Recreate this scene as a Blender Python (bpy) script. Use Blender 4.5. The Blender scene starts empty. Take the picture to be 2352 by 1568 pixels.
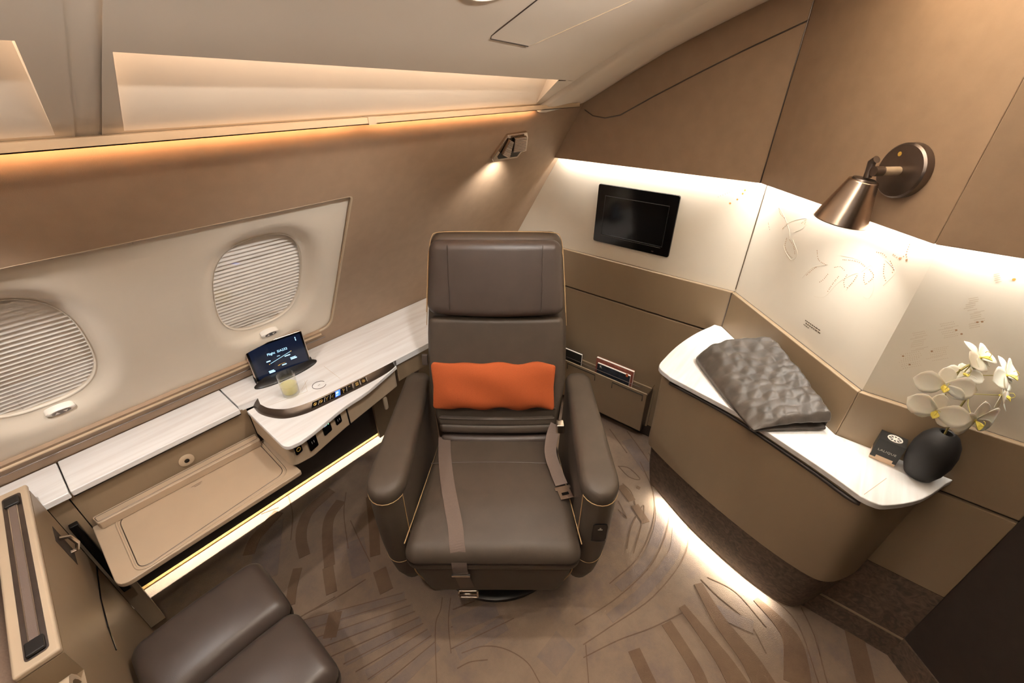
import bpy, bmesh, math, random
from mathutils import Vector as V, Matrix
random.seed(7)
S = bpy.context.scene; COL = S.collection
# ---------------------------------------------------------------- camera
FPX = 983.0; PIT = math.radians(31.65); ROLL = math.radians(.19); YAW = math.radians(38.95); H = 1.65
CO = V((0, 0, H))
FW = V((math.cos(PIT)*math.cos(YAW), math.cos(PIT)*math.sin(YAW), -math.sin(PIT)))
_r = V((math.sin(YAW), -math.cos(YAW), 0)); _u = _r.cross(FW)
RT = _r*math.cos(ROLL) + _u*math.sin(ROLL); UP = _u*math.cos(ROLL) - _r*math.sin(ROLL)
cam = bpy.data.cameras.new('camera'); cam.sensor_width = 36; cam.lens = 36*FPX/2352; cam.clip_start = .01
camo = bpy.data.objects.new('camera', cam); COL.objects.link(camo)
camo.matrix_world = Matrix(((RT.x, UP.x, -FW.x, 0), (RT.y, UP.y, -FW.y, 0), (RT.z, UP.z, -FW.z, H), (0, 0, 0, 1)))
S.camera = camo
# ---------------------------------------------------------------- world, exposure, large lights
w = bpy.data.worlds.new('world'); S.world = w; w.use_nodes = True
w.node_tree.nodes['Background'].inputs[0].default_value = (1, .80, .60, 1)
w.node_tree.nodes['Background'].inputs[1].default_value = .0
S.view_settings.view_transform = 'Standard'; S.view_settings.look = 'None'
S.view_settings.exposure = 0.52; S.view_settings.gamma = 1; S.view_settings.use_curve_mapping = False
WARM = (1, .95, .90); WHITE = (1, .97, .91); AMBER = (1, .53, .25); PEACH = (1, .82, .68)
def aim(o, d):
    o.rotation_euler = V(d).to_track_quat('-Z', 'Y').to_euler()
def area(name, loc, d, sx, sy, watt, col, along=None, spread=math.pi):
    l = bpy.data.lights.new(name, 'AREA'); l.shape = 'RECTANGLE'; l.size = sx; l.size_y = sy; l.energy = watt; l.color = col; l.spread = spread
    o = bpy.data.objects.new(name, l); COL.objects.link(o); o.location = loc
    if along is None: aim(o, d)
    else:
        z = -V(d).normalized(); x = V(along).normalized(); y = z.cross(x); x = y.cross(z)
        o.rotation_euler = Matrix(((x.x, y.x, z.x), (x.y, y.y, z.y), (x.z, y.z, z.z))).to_euler()
    return o
def spot(name, loc, d, watt, col, ang, blend=.3, rad=.02):
    l = bpy.data.lights.new(name, 'SPOT'); l.energy = watt; l.color = col; l.spot_size = math.radians(ang); l.spot_blend = blend; l.shadow_soft_size = rad
    o = bpy.data.objects.new(name, l); COL.objects.link(o); o.location = loc; aim(o, d); return o
# wall-wash, cove, floor and reading lamps of the suite, plus added unseen fill lamps
E_COVE, E_AMB, E_REC, E_FLOOR, E_CEIL, E_SEAT = 3.2, 2.4, 2.0, 12.0, 0.6, 17.0
area('added_ceiling_fill', (-.75, -.45, 1.99), (0, 0, -1), .55, .55, E_CEIL, WARM)  # added fill behind the camera, not a fixture of the cabin
area('added_ceiling_wash', (.30, .02, 1.925), (0, 1, .36), 1.8, .03, 24, WARM, along=(1, 0, 0), spread=math.radians(84))  # added unseen strip that brightens the ceiling and upper walls
area('added_aisle_uplight', (-.85, -1.06, 1.80), (0, .45, 1), 1.2, .05, 2.5, WARM, along=(1, 0, 0))  # added unseen uplight, bounces soft light off the ceiling
spot('seat_downlight', (.66, .50, 1.80), (-.05, .34, -1), E_SEAT, (1, .98, .96), 98, .5, .03)
for p_, q_ in (((1.20, -.62), (1.20, -.10)), ((1.22, -.05), (1.50, .22))):
    a_, b_ = V((p_[0], p_[1], 1.985)), V((q_[0], q_[1], 1.93 if q_[0] > 1.3 else 1.985))
    area('ceiling_slot_led', (a_+b_)/2, (.30, -.12, -1), (b_-a_).length, .02, 1.25, (1, .76, .50), along=b_-a_)
spot('side_reading_light', (-.16, 1.0, 1.53), (.12, -.15, -1), 11.0, (1, .98, .96), 125, .5, .015)
# ---------------------------------------------------------------- pixel helpers (photo is 2352 x 1568)
def ray(x, y): return FW*FPX + RT*(x-1176) - UP*(y-784)
def onp(x, y, n, c):
    d = ray(x, y); n = V(n); return CO + d*((c - n.dot(CO))/n.dot(d))
def onz(x, y, z): return onp(x, y, (0, 0, 1), z)
NW = V((0, 1, .6)); 
def onw(x, y, off=0): return onp(x, y, NW, 1.981 - off*NW.length)       # sloping window wall, off metres into the room
def onb(x, y, off=0): return onp(x, y, (1, 0, 0), 1.8-off)              # bulkhead
NC = V((1, -1, 0)).normalized()
CC = 1.507/math.sqrt(2)
def onc(x, y, off=0): return onp(x, y, NC, CC-off)                      # diagonal wall
def ond(x, y, off=0): return onp(x, y, (1, 0, 0), 1.343-off)
CU, CV_ = V((math.sin(YAW), -math.cos(YAW), 0)), V((math.cos(YAW), math.sin(YAW), 0))
def uv(u, v, z): return CU*u + CV_*v + V((0, 0, z))
def yw(z): return 1.981 - .6*z
# ---------------------------------------------------------------- materials
def nodes(name):
    m = bpy.data.materials.new(name); m.use_nodes = True
    return m, m.node_tree.nodes, m.node_tree.links, m.node_tree.nodes['Principled BSDF']
def srgb(c):
    return tuple((v/255/12.92 if v/255 <= .04045 else ((v/255+.055)/1.055)**2.4) for v in c) + (1,)
def mat(name, col, rough=.5, metal=0, noise=.06, scale=60, bump=0, bscale=400, coat=0, stretch=(1, 1, 1), spec=.5, emit=None, estr=0, trans=0, ior=1.45):
    m, N, L, b = nodes(name)
    c = srgb(col) if max(col) > 1 else tuple(col)+(1,)
    b.inputs['Roughness'].default_value = rough; b.inputs['Metallic'].default_value = metal
    b.inputs['Specular IOR Level'].default_value = spec; b.inputs['Coat Weight'].default_value = coat
    tc = N.new('ShaderNodeTexCoord'); mp = N.new('ShaderNodeMapping'); mp.inputs['Scale'].default_value = stretch
    L.new(tc.outputs['Object'], mp.inputs[0])
    if noise:
        n = N.new('ShaderNodeTexNoise'); n.inputs['Scale'].default_value = scale; n.inputs['Detail'].default_value = 4
        L.new(mp.outputs[0], n.inputs['Vector'])
        r = N.new('ShaderNodeValToRGB'); e = r.color_ramp.elements
        e[0].position = .3; e[1].position = .7
        e[0].color = tuple(v*(1-noise) for v in c[:3])+(1,); e[1].color = tuple(min(1, v*(1+noise)) for v in c[:3])+(1,)
        L.new(n.outputs[0], r.inputs[0]); L.new(r.outputs[0], b.inputs['Base Color'])
    else: b.inputs['Base Color'].default_value = c
    if bump:
        n2 = N.new('ShaderNodeTexNoise'); n2.inputs['Scale'].default_value = bscale; n2.inputs['Detail'].default_value = 3
        L.new(mp.outputs[0], n2.inputs['Vector'])
        bp = N.new('ShaderNodeBump'); bp.inputs['Strength'].default_value = bump; bp.inputs['Distance'].default_value = .002
        L.new(n2.outputs[0], bp.inputs['Height']); L.new(bp.outputs[0], b.inputs['Normal'])
    if emit: b.inputs['Emission Color'].default_value = tuple(emit)+(1,); b.inputs['Emission Strength'].default_value = estr
    if trans: b.inputs['Transmission Weight'].default_value = trans; b.inputs['IOR'].default_value = ior
    return m
M = {}
M['taupe_wall'] = mat('taupe_wall_fabric', (158, 133, 109), .62, noise=.05, scale=25, bump=.12, bscale=700)
M['taupe_panel'] = mat('taupe_laminate', (142, 122, 97), .42, noise=.04, scale=12, stretch=(1, 1, .3), bump=.03)
M['cream'] = mat('cream_panel', (230, 221, 205), .5, noise=.02, scale=8)
M['shell'] = mat('window_shell', (234, 222, 204), .45, noise=.015, scale=10)
M['ceil'] = mat('ceiling_panel', (238, 225, 207), .55, noise=.02, scale=5, bump=.02)
M['sill'] = mat('sill_trim', (196, 172, 142), .45, noise=.03, scale=10)
def _marble():
    m, N, L, b = nodes('white_stone_veneer')
    tc = N.new('ShaderNodeTexCoord'); mp = N.new('ShaderNodeMapping'); mp.inputs['Scale'].default_value = (2, 26, 26); mp.inputs['Rotation'].default_value = (0, 0, .12)
    n = N.new('ShaderNodeTexNoise'); n.inputs['Scale'].default_value = 1.6; n.inputs['Detail'].default_value = 6; n.inputs['Distortion'].default_value = .6
    r = N.new('ShaderNodeValToRGB'); e = r.color_ramp.elements; e[0].position = .3; e[1].position = .62
    e[0].color = srgb((230, 226, 222)); e[1].color = srgb((244, 243, 241))
    L.new(tc.outputs['Object'], mp.inputs[0]); L.new(mp.outputs[0], n.inputs[0]); L.new(n.outputs[0], r.inputs[0]); L.new(r.outputs[0], b.inputs['Base Color'])
    b.inputs['Roughness'].default_value = .28; return m
M['marble'] = _marble()
M['leather'] = mat('brown_leather', (72, 61, 50), .55, noise=.08, scale=18, bump=.22, bscale=900)
M['leather2'] = mat('dark_brown_leather', (72, 61, 54), .42, noise=.08, scale=14, bump=.18, bscale=900)
M['ottoman'] = mat('espresso_leather', (66, 56, 50), .38, noise=.05, scale=14, bump=.10, bscale=900)
M['piping'] = mat('tan_stitching', (186, 152, 108), .7, noise=.1, scale=300)
M['orange'] = mat('orange_woven_fabric', (176, 82, 34), .85, noise=.10, scale=500, bump=.4, bscale=900)
M['blanket'] = mat('grey_quilted_velvet', (66, 58, 51), .5, noise=.3, scale=26, bump=.15, bscale=300)
_b = M['blanket'].node_tree.nodes['Principled BSDF']; _b.inputs['Sheen Weight'].default_value = .8; _b.inputs['Sheen Roughness'].default_value = .35; _b.inputs['Sheen Tint'].default_value = (.9, .85, .75, 1)
M['chrome'] = mat('brushed_chrome', (210, 198, 184), .22, metal=1, noise=.04, scale=40)
M['nickel'] = mat('warm_nickel', (205, 188, 174), .25, metal=1, noise=.05, scale=40)
M['gun'] = mat('gunmetal', (120, 110, 104), .38, metal=1, noise=.06, scale=40)
M['black'] = mat('black_plastic', (24, 22, 21), .35, noise=.1, scale=60)
M['gloss'] = mat('glossy_black_bezel', (8, 8, 9), .12, noise=.1, scale=60)
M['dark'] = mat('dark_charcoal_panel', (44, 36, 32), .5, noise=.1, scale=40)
M['strip'] = mat('satin_dark_bronze', (92, 80, 70), .32, metal=.75, noise=.05, scale=80, stretch=(1, 1, 8))
M['belt'] = mat('grey_webbing', (108, 92, 82), .75, noise=.1, scale=700, bump=.3, bscale=1200)
M['rail'] = mat('brass_kick_rail', (176, 142, 86), .35, metal=.9, noise=.25, scale=90)
M['beige'] = mat('beige_moulded_plastic', (186, 166, 140), .42, noise=.02, scale=20)
M['tray'] = mat('tray_plastic', (184, 162, 136), .38, noise=.02, scale=20)
M['whitep'] = mat('white_plastic', (240, 232, 220), .35, noise=.01)
M['icon'] = mat('dim_gold_icon', (200, 160, 70), .5, noise=.02, emit=(.9, .6, .15), estr=.03)
M['iconw'] = mat('pale_icon', (200, 195, 185), .5, noise=.02)
M['blue'] = mat('lit_blue_key', (10, 60, 230), .4, noise=.05, emit=(.02, .16, 1), estr=1.3)
M['cyan'] = mat('screen_text', (150, 205, 240), .4, noise=.02, emit=(.45, .75, 1), estr=.9)
M['green'] = mat('green_led', (80, 240, 120), .4, noise=.02, emit=(.2, 1, .4), estr=2)
M['screen'] = mat('tablet_screen', (5, 7, 15), .12, noise=.2, scale=6, emit=(.004, .007, .018), estr=1)
M['tv'] = mat('switched_off_screen', (14, 14, 15), .10, noise=.2, scale=6)
M['paper'] = mat('paper_pages', (236, 228, 214), .7, noise=.05, scale=400)
M['petal'] = mat('orchid_petal', (246, 240, 222), .5, noise=.03, scale=40)
M['petal'].node_tree.nodes['Principled BSDF'].inputs['Subsurface Weight'].default_value = .15
M['lip'] = mat('orchid_lip_yellow', (222, 206, 96), .5, noise=.12, scale=90)
M['stem'] = mat('orchid_stem_green', (150, 140, 84), .6, noise=.1, scale=60)
M['vase'] = mat('matte_black_ceramic', (26, 24, 24), .6, noise=.1, scale=50)
M['boxb'] = mat('black_card', (30, 29, 26), .5, noise=.05, scale=80)
M['boxc'] = mat('peach_card', (232, 202, 170), .6, noise=.03, scale=80)
M['ink'] = mat('dark_ink', (84, 70, 52), .7, noise=.05)
M['dotg'] = mat('golden_dot', (206, 140, 62), .6, noise=.05)
M['dotp'] = mat('pressed_dot', (168, 128, 92), .7, noise=.1)
M['dotf'] = mat('faint_dot', (196, 176, 150), .7, noise=.1)
M['dotl'] = mat('pressed_line', (216, 204, 184), .6, noise=.05)
M['led'] = mat('warm_led_diffuser', (255, 240, 215), .5, noise=.01, emit=(1, .92, .78), estr=6)
M['bed'] = mat('bed_fabric', (178, 150, 128), .8, noise=.08, scale=200, bump=.2)
M['drink'] = mat('pale_yellow_drink', (240, 232, 140), .05, noise=.01, trans=.85, ior=1.33)
M['shade'] = mat('pleated_blind', (248, 242, 234), .6, noise=.02, scale=40)
M['mag1'] = mat('magazine_cover', (40, 46, 56), .3, noise=.7, scale=30)
M['mag2'] = mat('magazine_cover_red', (150, 86, 70), .4, noise=.3, scale=60)
def _mottle():
    m, N, L, b = nodes('mottled_dark_kick_panel')
    tc = N.new('ShaderNodeTexCoord'); n = N.new('ShaderNodeTexNoise'); n.inputs['Scale'].default_value = 38; n.inputs['Detail'].default_value = 6; n.inputs['Distortion'].default_value = 1.5
    r = N.new('ShaderNodeValToRGB'); e = r.color_ramp.elements; e[0].position = .35; e[1].position = .75
    e[0].color = srgb((70, 58, 48)); e[1].color = srgb((112, 90, 74))
    L.new(tc.outputs['Object'], n.inputs[0]); L.new(n.outputs[0], r.inputs[0]); L.new(r.outputs[0], b.inputs['Base Color']); b.inputs['Roughness'].default_value = .75; return m
M['mottle'] = _mottle()
def _carpet(name, c0, c1, c2):
    m, N, L, b = nodes(name)
    tc = N.new('ShaderNodeTexCoord')
    n = N.new('ShaderNodeTexNoise'); n.inputs['Scale'].default_value = 7; n.inputs['Detail'].default_value = 5; n.inputs['Roughness'].default_value = .7
    r = N.new('ShaderNodeValToRGB'); e = r.color_ramp.elements; e[0].position = .34; e[0].color = srgb(c0); e[1].position = .68; e[1].color = srgb(c2)
    k = e.new(.5); k.color = srgb(c1)
    n2 = N.new('ShaderNodeTexNoise'); n2.inputs['Scale'].default_value = 420; n2.inputs['Detail'].default_value = 3
    bp = N.new('ShaderNodeBump'); bp.inputs['Strength'].default_value = .5; bp.inputs['Distance'].default_value = .004
    L.new(tc.outputs['Object'], n.inputs[0]); L.new(tc.outputs['Object'], n2.inputs[0]); L.new(n.outputs[0], r.inputs[0]); L.new(r.outputs[0], b.inputs['Base Color'])
    L.new(n2.outputs[0], bp.inputs['Height']); L.new(bp.outputs[0], b.inputs['Normal']); b.inputs['Roughness'].default_value = .95; b.inputs['Specular IOR Level'].default_value = .1
    return m
M['carpet'] = _carpet('carpet_pile', (127, 109, 98), (139, 119, 101), (148, 127, 107))
M['carpet2'] = _carpet('carpet_pile_greyer', (119, 105, 98), (130, 113, 102), (140, 120, 103))
M['carpetd'] = _carpet('carpet_dark_blade', (108, 86, 69), (117, 94, 75), (124, 101, 80))
M['carpetl'] = _carpet('carpet_carved_line', (108, 87, 71), (116, 94, 76), (122, 99, 80))
def _glass(name, tint, k, base=.04):
    m, N, L, b = nodes(name); N.remove(b)
    out = N['Material Output']; t = N.new('ShaderNodeBsdfTransparent'); g = N.new('ShaderNodeBsdfGlossy'); mx = N.new('ShaderNodeMixShader')
    t.inputs[0].default_value = tint; g.inputs['Roughness'].default_value = .03
    f = N.new('ShaderNodeLayerWeight'); f.inputs['Blend'].default_value = .5; pw = N.new('ShaderNodeMath'); pw.operation = 'POWER'; pw.inputs[1].default_value = 3
    ma = N.new('ShaderNodeMath'); ma.operation = 'MULTIPLY_ADD'; ma.inputs[1].default_value = k; ma.inputs[2].default_value = base
    L.new(f.outputs['Facing'], pw.inputs[0]); L.new(pw.outputs[0], ma.inputs[0])
    L.new(ma.outputs[0], mx.inputs[0]); L.new(t.outputs[0], mx.inputs[1]); L.new(g.outputs[0], mx.inputs[2]); L.new(mx.outputs[0], out.inputs[0]); return m
M['pane'] = _glass('clear_acrylic_pane', (.99, .98, .97, 1), .4, .10)
M['glass'] = _glass('clear_drinking_glass', (.97, .97, .96, 1), .6)
M['drink2'] = mat('thin_yellow_liquid', (246, 236, 150), .08, noise=.01)
M['drink2'].node_tree.nodes['Principled BSDF'].inputs['Alpha'].default_value = .5
M['drink0'] = _glass('thin_yellow_liquid', (.97, .94, .66, 1), .3, .02)
# ---------------------------------------------------------------- mesh helpers
ORG = {}
def setp(o, label=None, cat=None, group=None, kind=None):
    if label: o['label'] = label
    if cat: o['category'] = cat
    if group: o['group'] = group
    if kind: o['kind'] = kind
    return o
def thing(name, loc, label, cat, group=None):
    o = bpy.data.objects.new(name, None); o.empty_display_size = .05; COL.objects.link(o); o.location = loc; ORG[o] = V(loc)
    return setp(o, label, cat, group)
def mesh(name, vs, fs, m, parent=None, smooth=False, label=None, cat=None, group=None, kind=None, bev=0, seg=2, sub=0, solid=0, autos=False, fix=True):
    vs = [V(v) for v in vs]
    if parent is not None: o0 = ORG[parent]
    else:
        lo = [min(v[i] for v in vs) for i in range(3)]; hi = [max(v[i] for v in vs) for i in range(3)]
        o0 = V(((lo[0]+hi[0])/2, (lo[1]+hi[1])/2, lo[2]))
    me = bpy.data.meshes.new(name); me.from_pydata([v-o0 for v in vs], [], fs); me.update()
    if fix:
        bm = bmesh.new(); bm.from_mesh(me); bmesh.ops.remove_doubles(bm, verts=bm.verts, dist=1e-6); bmesh.ops.recalc_face_normals(bm, faces=bm.faces); bm.to_mesh(me); bm.free()
    o = bpy.data.objects.new(name, me); COL.objects.link(o)
    if parent is not None: o.parent = parent
    else: o.location = o0
    ORG[o] = V(o0)
    if m: me.materials.append(M[m] if isinstance(m, str) else m)
    if smooth:
        for p in me.polygons: p.use_smooth = True
    if solid:
        d = o.modifiers.new('s', 'SOLIDIFY'); d.thickness = solid; d.offset = 0
    if bev:
        d = o.modifiers.new('b', 'BEVEL'); d.width = bev; d.segments = seg; d.limit_method = 'ANGLE'; d.angle_limit = math.radians(40)
        if not smooth:
            for p in me.polygons: p.use_smooth = True
            d.harden_normals = True
    if sub:
        d = o.modifiers.new('ss', 'SUBSURF'); d.levels = sub; d.render_levels = sub
    if autos:
        try: me.set_sharp_from_angle(angle=math.radians(38))
        except Exception: pass
    return setp(o, label, cat, group, kind)
BOXF = [(0, 3, 2, 1), (4, 5, 6, 7), (0, 1, 5, 4), (1, 2, 6, 5), (2, 3, 7, 6), (3, 0, 4, 7)]
def boxv(lo, hi): 
    (a, b, c), (d, e, f) = lo, hi
    return [V(p) for p in ((a, b, c), (d, b, c), (d, e, c), (a, e, c), (a, b, f), (d, b, f), (d, e, f), (a, e, f))]
def box(name, lo, hi, m, parent=None, **k): return mesh(name, boxv(lo, hi), BOXF, m, parent, **k)
def rings(R, close=True, cap=True):
    n = len(R[0]); vs = [p for r in R for p in r]; fs = []
    for i in range(len(R)-1):
        for j in range(n if close else n-1):
            k = (j+1) % n; fs.append((i*n+j, i*n+k, (i+1)*n+k, (i+1)*n+j))
    if cap: fs.append(tuple(range(n-1, -1, -1))); fs.append(tuple((len(R)-1)*n+j for j in range(n)))
    return vs, fs
def prism(name, pts, d, m, parent=None, **k):
    d = V(d); vs, fs = rings([[V(p) for p in pts], [V(p)+d for p in pts]]); return mesh(name, vs, fs, m, parent, **k)
def slab(name, poly, z0, z1, m, parent=None, **k):
    return prism(name, [(p[0], p[1], z0) for p in poly], (0, 0, z1-z0), m, parent, **k)
def tubev(pts, r, n=8, cap=True):
    pts = [V(p) for p in pts]; R = []; ref = None
    for i, p in enumerate(pts):
        t = (pts[min(i+1, len(pts)-1)] - pts[max(i-1, 0)]).normalized()
        if ref is None: ref = t.orthogonal()
        ref = (ref - t*ref.dot(t)).normalized(); b = t.cross(ref); rr = r[i] if isinstance(r, (list, tuple)) else r
        R.append([p + (ref*math.cos(a) + b*math.sin(a))*rr for a in [2*math.pi*j/n for j in range(n)]])
    return rings(R, True, cap)
def tube(name, pts, r, m, parent=None, n=8, **k):
    vs, fs = tubev(pts, r, n); return mesh(name, vs, fs, m, parent, smooth=k.pop('smooth', True), autos=True, **k)
def lathev(c, ax, prof, n=32, cap=True):
    ax = V(ax).normalized(); a = ax.orthogonal().normalized(); b = ax.cross(a); c = V(c)
    return rings([[c + ax*h + (a*math.cos(t) + b*math.sin(t))*r for t in [2*math.pi*j/n for j in range(n)]] for r, h in prof], True, cap)
def lathe(name, c, ax, prof, m, parent=None, n=32, **k):
    vs, fs = lathev(c, ax, prof, n); return mesh(name, vs, fs, m, parent, smooth=True, autos=True, **k)
def rboxv(h, r, nm=(6, 6, 6), nr=3):
    ax = []
    for i in range(3):
        a = [-h[i]+r-r*math.tan(math.pi/4*(1-j/nr)) for j in range(nr)]
        mid = [-(h[i]-r)+2*(h[i]-r)*j/nm[i] for j in range(nm[i]+1)]
        ax.append(a+mid+[-x for x in reversed(a)])
    vs = []; fs = []; idx = {}
    def vid(p):
        k = tuple(round(x, 7) for x in p)
        if k not in idx:
            q = V([max(-(h[i]-r), min(h[i]-r, p[i])) for i in range(3)]); d = V(p)-q
            if d.length > 1e-9: q = q + d.normalized()*r
            idx[k] = len(vs); vs.append(q)
        return idx[k]
    for f in range(3):
        i, j = [(1, 2), (2, 0), (0, 1)][f]
        for s in (-1, 1):
            for a in range(len(ax[i])-1):
                for b in range(len(ax[j])-1):
                    q = []
                    for da, db in ((0, 0), (1, 0), (1, 1), (0, 1)):
                        p = [0, 0, 0]; p[f] = s*h[f]; p[i] = ax[i][a+da]; p[j] = ax[j][b+db]; q.append(vid(p))
                    fs.append(tuple(q if s > 0 else q[::-1]))
    return vs, fs
def rbox(name, h, r, fn, m, parent=None, nm=(8, 8, 6), nr=3, **k):
    vs, fs = rboxv(h, r, nm, nr); return mesh(name, [fn(v) for v in vs], fs, m, parent, smooth=True, **k)
def smooth_poly(pts, n=8, closed=False):
    pts = [V(p) for p in pts]; out = []; N_ = len(pts)
    for i in range(N_ if closed else N_-1):
        p0 = pts[(i-1) % N_] if closed or i > 0 else pts[0]*2-pts[1]; p1 = pts[i]; p2 = pts[(i+1) % N_]
        p3 = pts[(i+2) % N_] if closed or i+2 < N_ else p2*2-p1
        for j in range(n):
            t = j/n; out.append(.5*((2*p1)+(p2-p0)*t+(2*p0-5*p1+4*p2-p3)*t*t+(3*p1-p0-3*p2+p3)*t**3))
    if not closed: out.append(pts[-1])
    return out
def round_poly(pts, rad, n=5):
    pts = [V(p) for p in pts]; out = []
    for i, p in enumerate(pts):
        r = rad[i] if isinstance(rad, (list, tuple)) else rad
        a = pts[i-1]-p; b = pts[(i+1) % len(pts)]-p
        if r <= 0: out.append(p); continue
        la, lb = min(r, a.length*.49), min(r, b.length*.49); A = p+a.normalized()*la; B = p+b.normalized()*lb
        for j in range(n+1):
            t = j/n; out.append(A*(1-t)**2+p*2*t*(1-t)+B*t*t)
    return out
def ribbon(pts, wd, nrm, off=0):
    """flat strip of width wd along pts, normal nrm"""
    pts = [V(p) for p in pts]; nrm = V(nrm).normalized(); vs = []; fs = []
    for i, p in enumerate(pts):
        t = (pts[min(i+1, len(pts)-1)]-pts[max(i-1, 0)]).normalized(); s = t.cross(nrm).normalized()
        ww = wd[i] if isinstance(wd, (list, tuple)) else wd
        vs += [p+s*ww/2+nrm*off, p-s*ww/2+nrm*off]
    for i in range(len(pts)-1): fs.append((2*i, 2*i+1, 2*i+3, 2*i+2))
    return vs, fs
def join(parts):
    vs = []; fs = []
    for a, b in parts:
        k = len(vs); vs += list(a); fs += [tuple(i+k for i in f) for f in b]
    return vs, fs
def textv(s, size, origin, ex, ey, ez=None, off=.0004, align='CENTER', extrude=.0003, space=1):
    c = bpy.data.curves.new('t', 'FONT'); c.body = s; c.size = size; c.align_x = align; c.align_y = 'CENTER'; c.extrude = extrude; c.resolution_u = 2; c.space_character = space
    o = bpy.data.objects.new('t', c); COL.objects.link(o)
    me = bpy.data.meshes.new_from_object(o.evaluated_get(bpy.context.evaluated_depsgraph_get()))
    ex, ey = V(ex).normalized(), V(ey).normalized(); n = ex.cross(ey); og = V(origin)
    vs = [og+ex*v.co.x+ey*v.co.y+n*(v.co.z+off) for v in me.vertices]; fs = [tuple(p.vertices) for p in me.polygons]
    bpy.data.objects.remove(o); bpy.data.curves.remove(c); bpy.data.meshes.remove(me); return vs, fs
def discv(c, n, r, seg=8, off=.0006):
    n = V(n).normalized(); a = n.orthogonal().normalized(); b = n.cross(a); c = V(c)+n*off
    vs = [c]+[c+(a*math.cos(t)+b*math.sin(t))*r for t in [2*math.pi*j/seg for j in range(seg)]]
    return vs, [(0, 1+j, 1+(j+1) % seg) for j in range(seg)]
def quadv(c, ex, ey, sx, sy, off=0):
    ex, ey = V(ex).normalized(), V(ey).normalized(); n = ex.cross(ey); c = V(c)+n*off
    return [c-ex*sx/2-ey*sy/2, c+ex*sx/2-ey*sy/2, c+ex*sx/2+ey*sy/2, c-ex*sx/2+ey*sy/2], [(0, 1, 2, 3)]
STR = dict(kind='structure')
# ================================================================ STRUCTURE
fl = box('floor', (-1.6, -1.25, -.06), (1.95, 2.0, 0), 'carpet', **STR)
def carpet_piece(px, wpx, m, name='carpet_blade', n=5, h=.002):
    pts = smooth_poly([onz(x, y, 0) for x, y in px], n)
    K = len(pts); wl = []
    for i, p in enumerate(pts):
        t = i/(K-1); ww = wpx if not isinstance(wpx, tuple) else wpx[0]+(wpx[1]-wpx[0])*t
        wl.append(ww*(p-CO).length/FPX*1.15)
    vs, _ = ribbon(pts, wl, (0, 0, 1)); L_ = vs[0::2]; R_ = vs[1::2]; h += random.uniform(0, .0004)
    slab(name, [(p.x, p.y) for p in L_+R_[::-1]], 0, h, m, fl)
for px, wp in [([(763, 1126), (715, 1168), (696, 1203), (692, 1239), (700, 1277)], 17), ([(783, 1150), (758, 1187), (752, 1230), (757, 1300)], 17),
        ([(640, 1175), (610, 1210), (585, 1239), (571, 1274)], 17), ([(852, 1140), (858, 1200), (862, 1276)], 17), ([(872, 1308), (888, 1358)], 22),
        ([(684, 1305), (672, 1350), (667, 1390)], 14), ([(753, 1302), (757, 1330), (762, 1362)], 17), ([(771, 1405), (757, 1465)], 20),
        ([(1603, 1340), (1653, 1426), (1718, 1510), (1757, 1575)], (14, 34)), ([(1566, 1392), (1622, 1464), (1665, 1522), (1700, 1580)], (12, 32)),
        ([(1530, 1430), (1565, 1483), (1600, 1540), (1615, 1575)], 18), ([(1456, 1492), (1484, 1552), (1495, 1575)], 20),
        ([(1735, 1375), (1790, 1430), (1822, 1480), (1833, 1575)], (10, 36)), ([(1958, 1440), (1975, 1510), (1990, 1575)], 22),
        ([(1425, 1115), (1452, 1150)], 14), ([(1458, 1160), (1484, 1200)], 14), ([(1462, 1118), (1470, 1122)], 6)]:
    carpet_piece(px, wp, 'carpetd')
for px, wp in [([(1040, 1440), (1140, 1395)], 26), ([(1050, 1500), (1160, 1430)], 24), ([(1255, 1530), (1300, 1470)], 40), ([(620, 1200), (605, 1330)], 40), ([(815, 1240), (830, 1320)], 30), ([(1640, 1400), (1730, 1440)], 20), ([(1440, 1010), (1490, 1080)], 22)]:
    carpet_piece(px, wp, 'carpet2', h=.001)
for px in [[(1016, 1372), (1012, 1400), (1000, 1440), (1003, 1568)], [(1035, 1372), (1030, 1430), (1036, 1500)], [(770, 1400), (770, 1440), (760, 1470)],
        [(1040, 1400), (1090, 1380)], [(1036, 1440), (1140, 1400)], [(1036, 1490), (1180, 1420)],
        [(1060, 1500), (1110, 1484), (1160, 1490), (1210, 1520), (1240, 1568)], [(1050, 1535), (1080, 1520), (1120, 1515)], 
        [(1345, 1480), (1352, 1568)], [(1340, 1510), (1420, 1470), (1500, 1440), (1580, 1400)], [(1455, 1270), (1475, 1200), (1478, 1160), (1450, 1210), (1440, 1260)],
        [(1420, 1150), (1440, 1190), (1420, 1170)], [(1430, 1110), (1450, 1130), (1460, 1160)], [(1420, 1070), (1445, 1075), (1470, 1100), (1445, 1095), (1420, 1070)],
        [(1610, 1330), (1650, 1370), (1720, 1430), (1760, 1500)], [(1625, 1325), (1690, 1360), (1760, 1440)], [(1700, 1300), (1760, 1360), (1830, 1430), (1880, 1568)],
        [(1840, 1395), (1870, 1460), (1900, 1568)], [(1935, 1400), (1950, 1470)], 
        [(660, 1130), (672, 1180), (668, 1240)], [(795, 1130), (790, 1180), (800, 1260)], [(805, 1195), (830, 1250), (850, 1290)], [(600, 1180), (640, 1165)], [(650, 1440), (770, 1370)],
        [(840, 1330), (760, 1380), (700, 1410)], [(1440, 990), (1470, 1030), (1490, 1060)], [(1400, 985), (1440, 1040)]]:
    carpet_piece(px, 1.5, 'carpetl', 'carved_line', h=.0012)
NPL = 9
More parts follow.
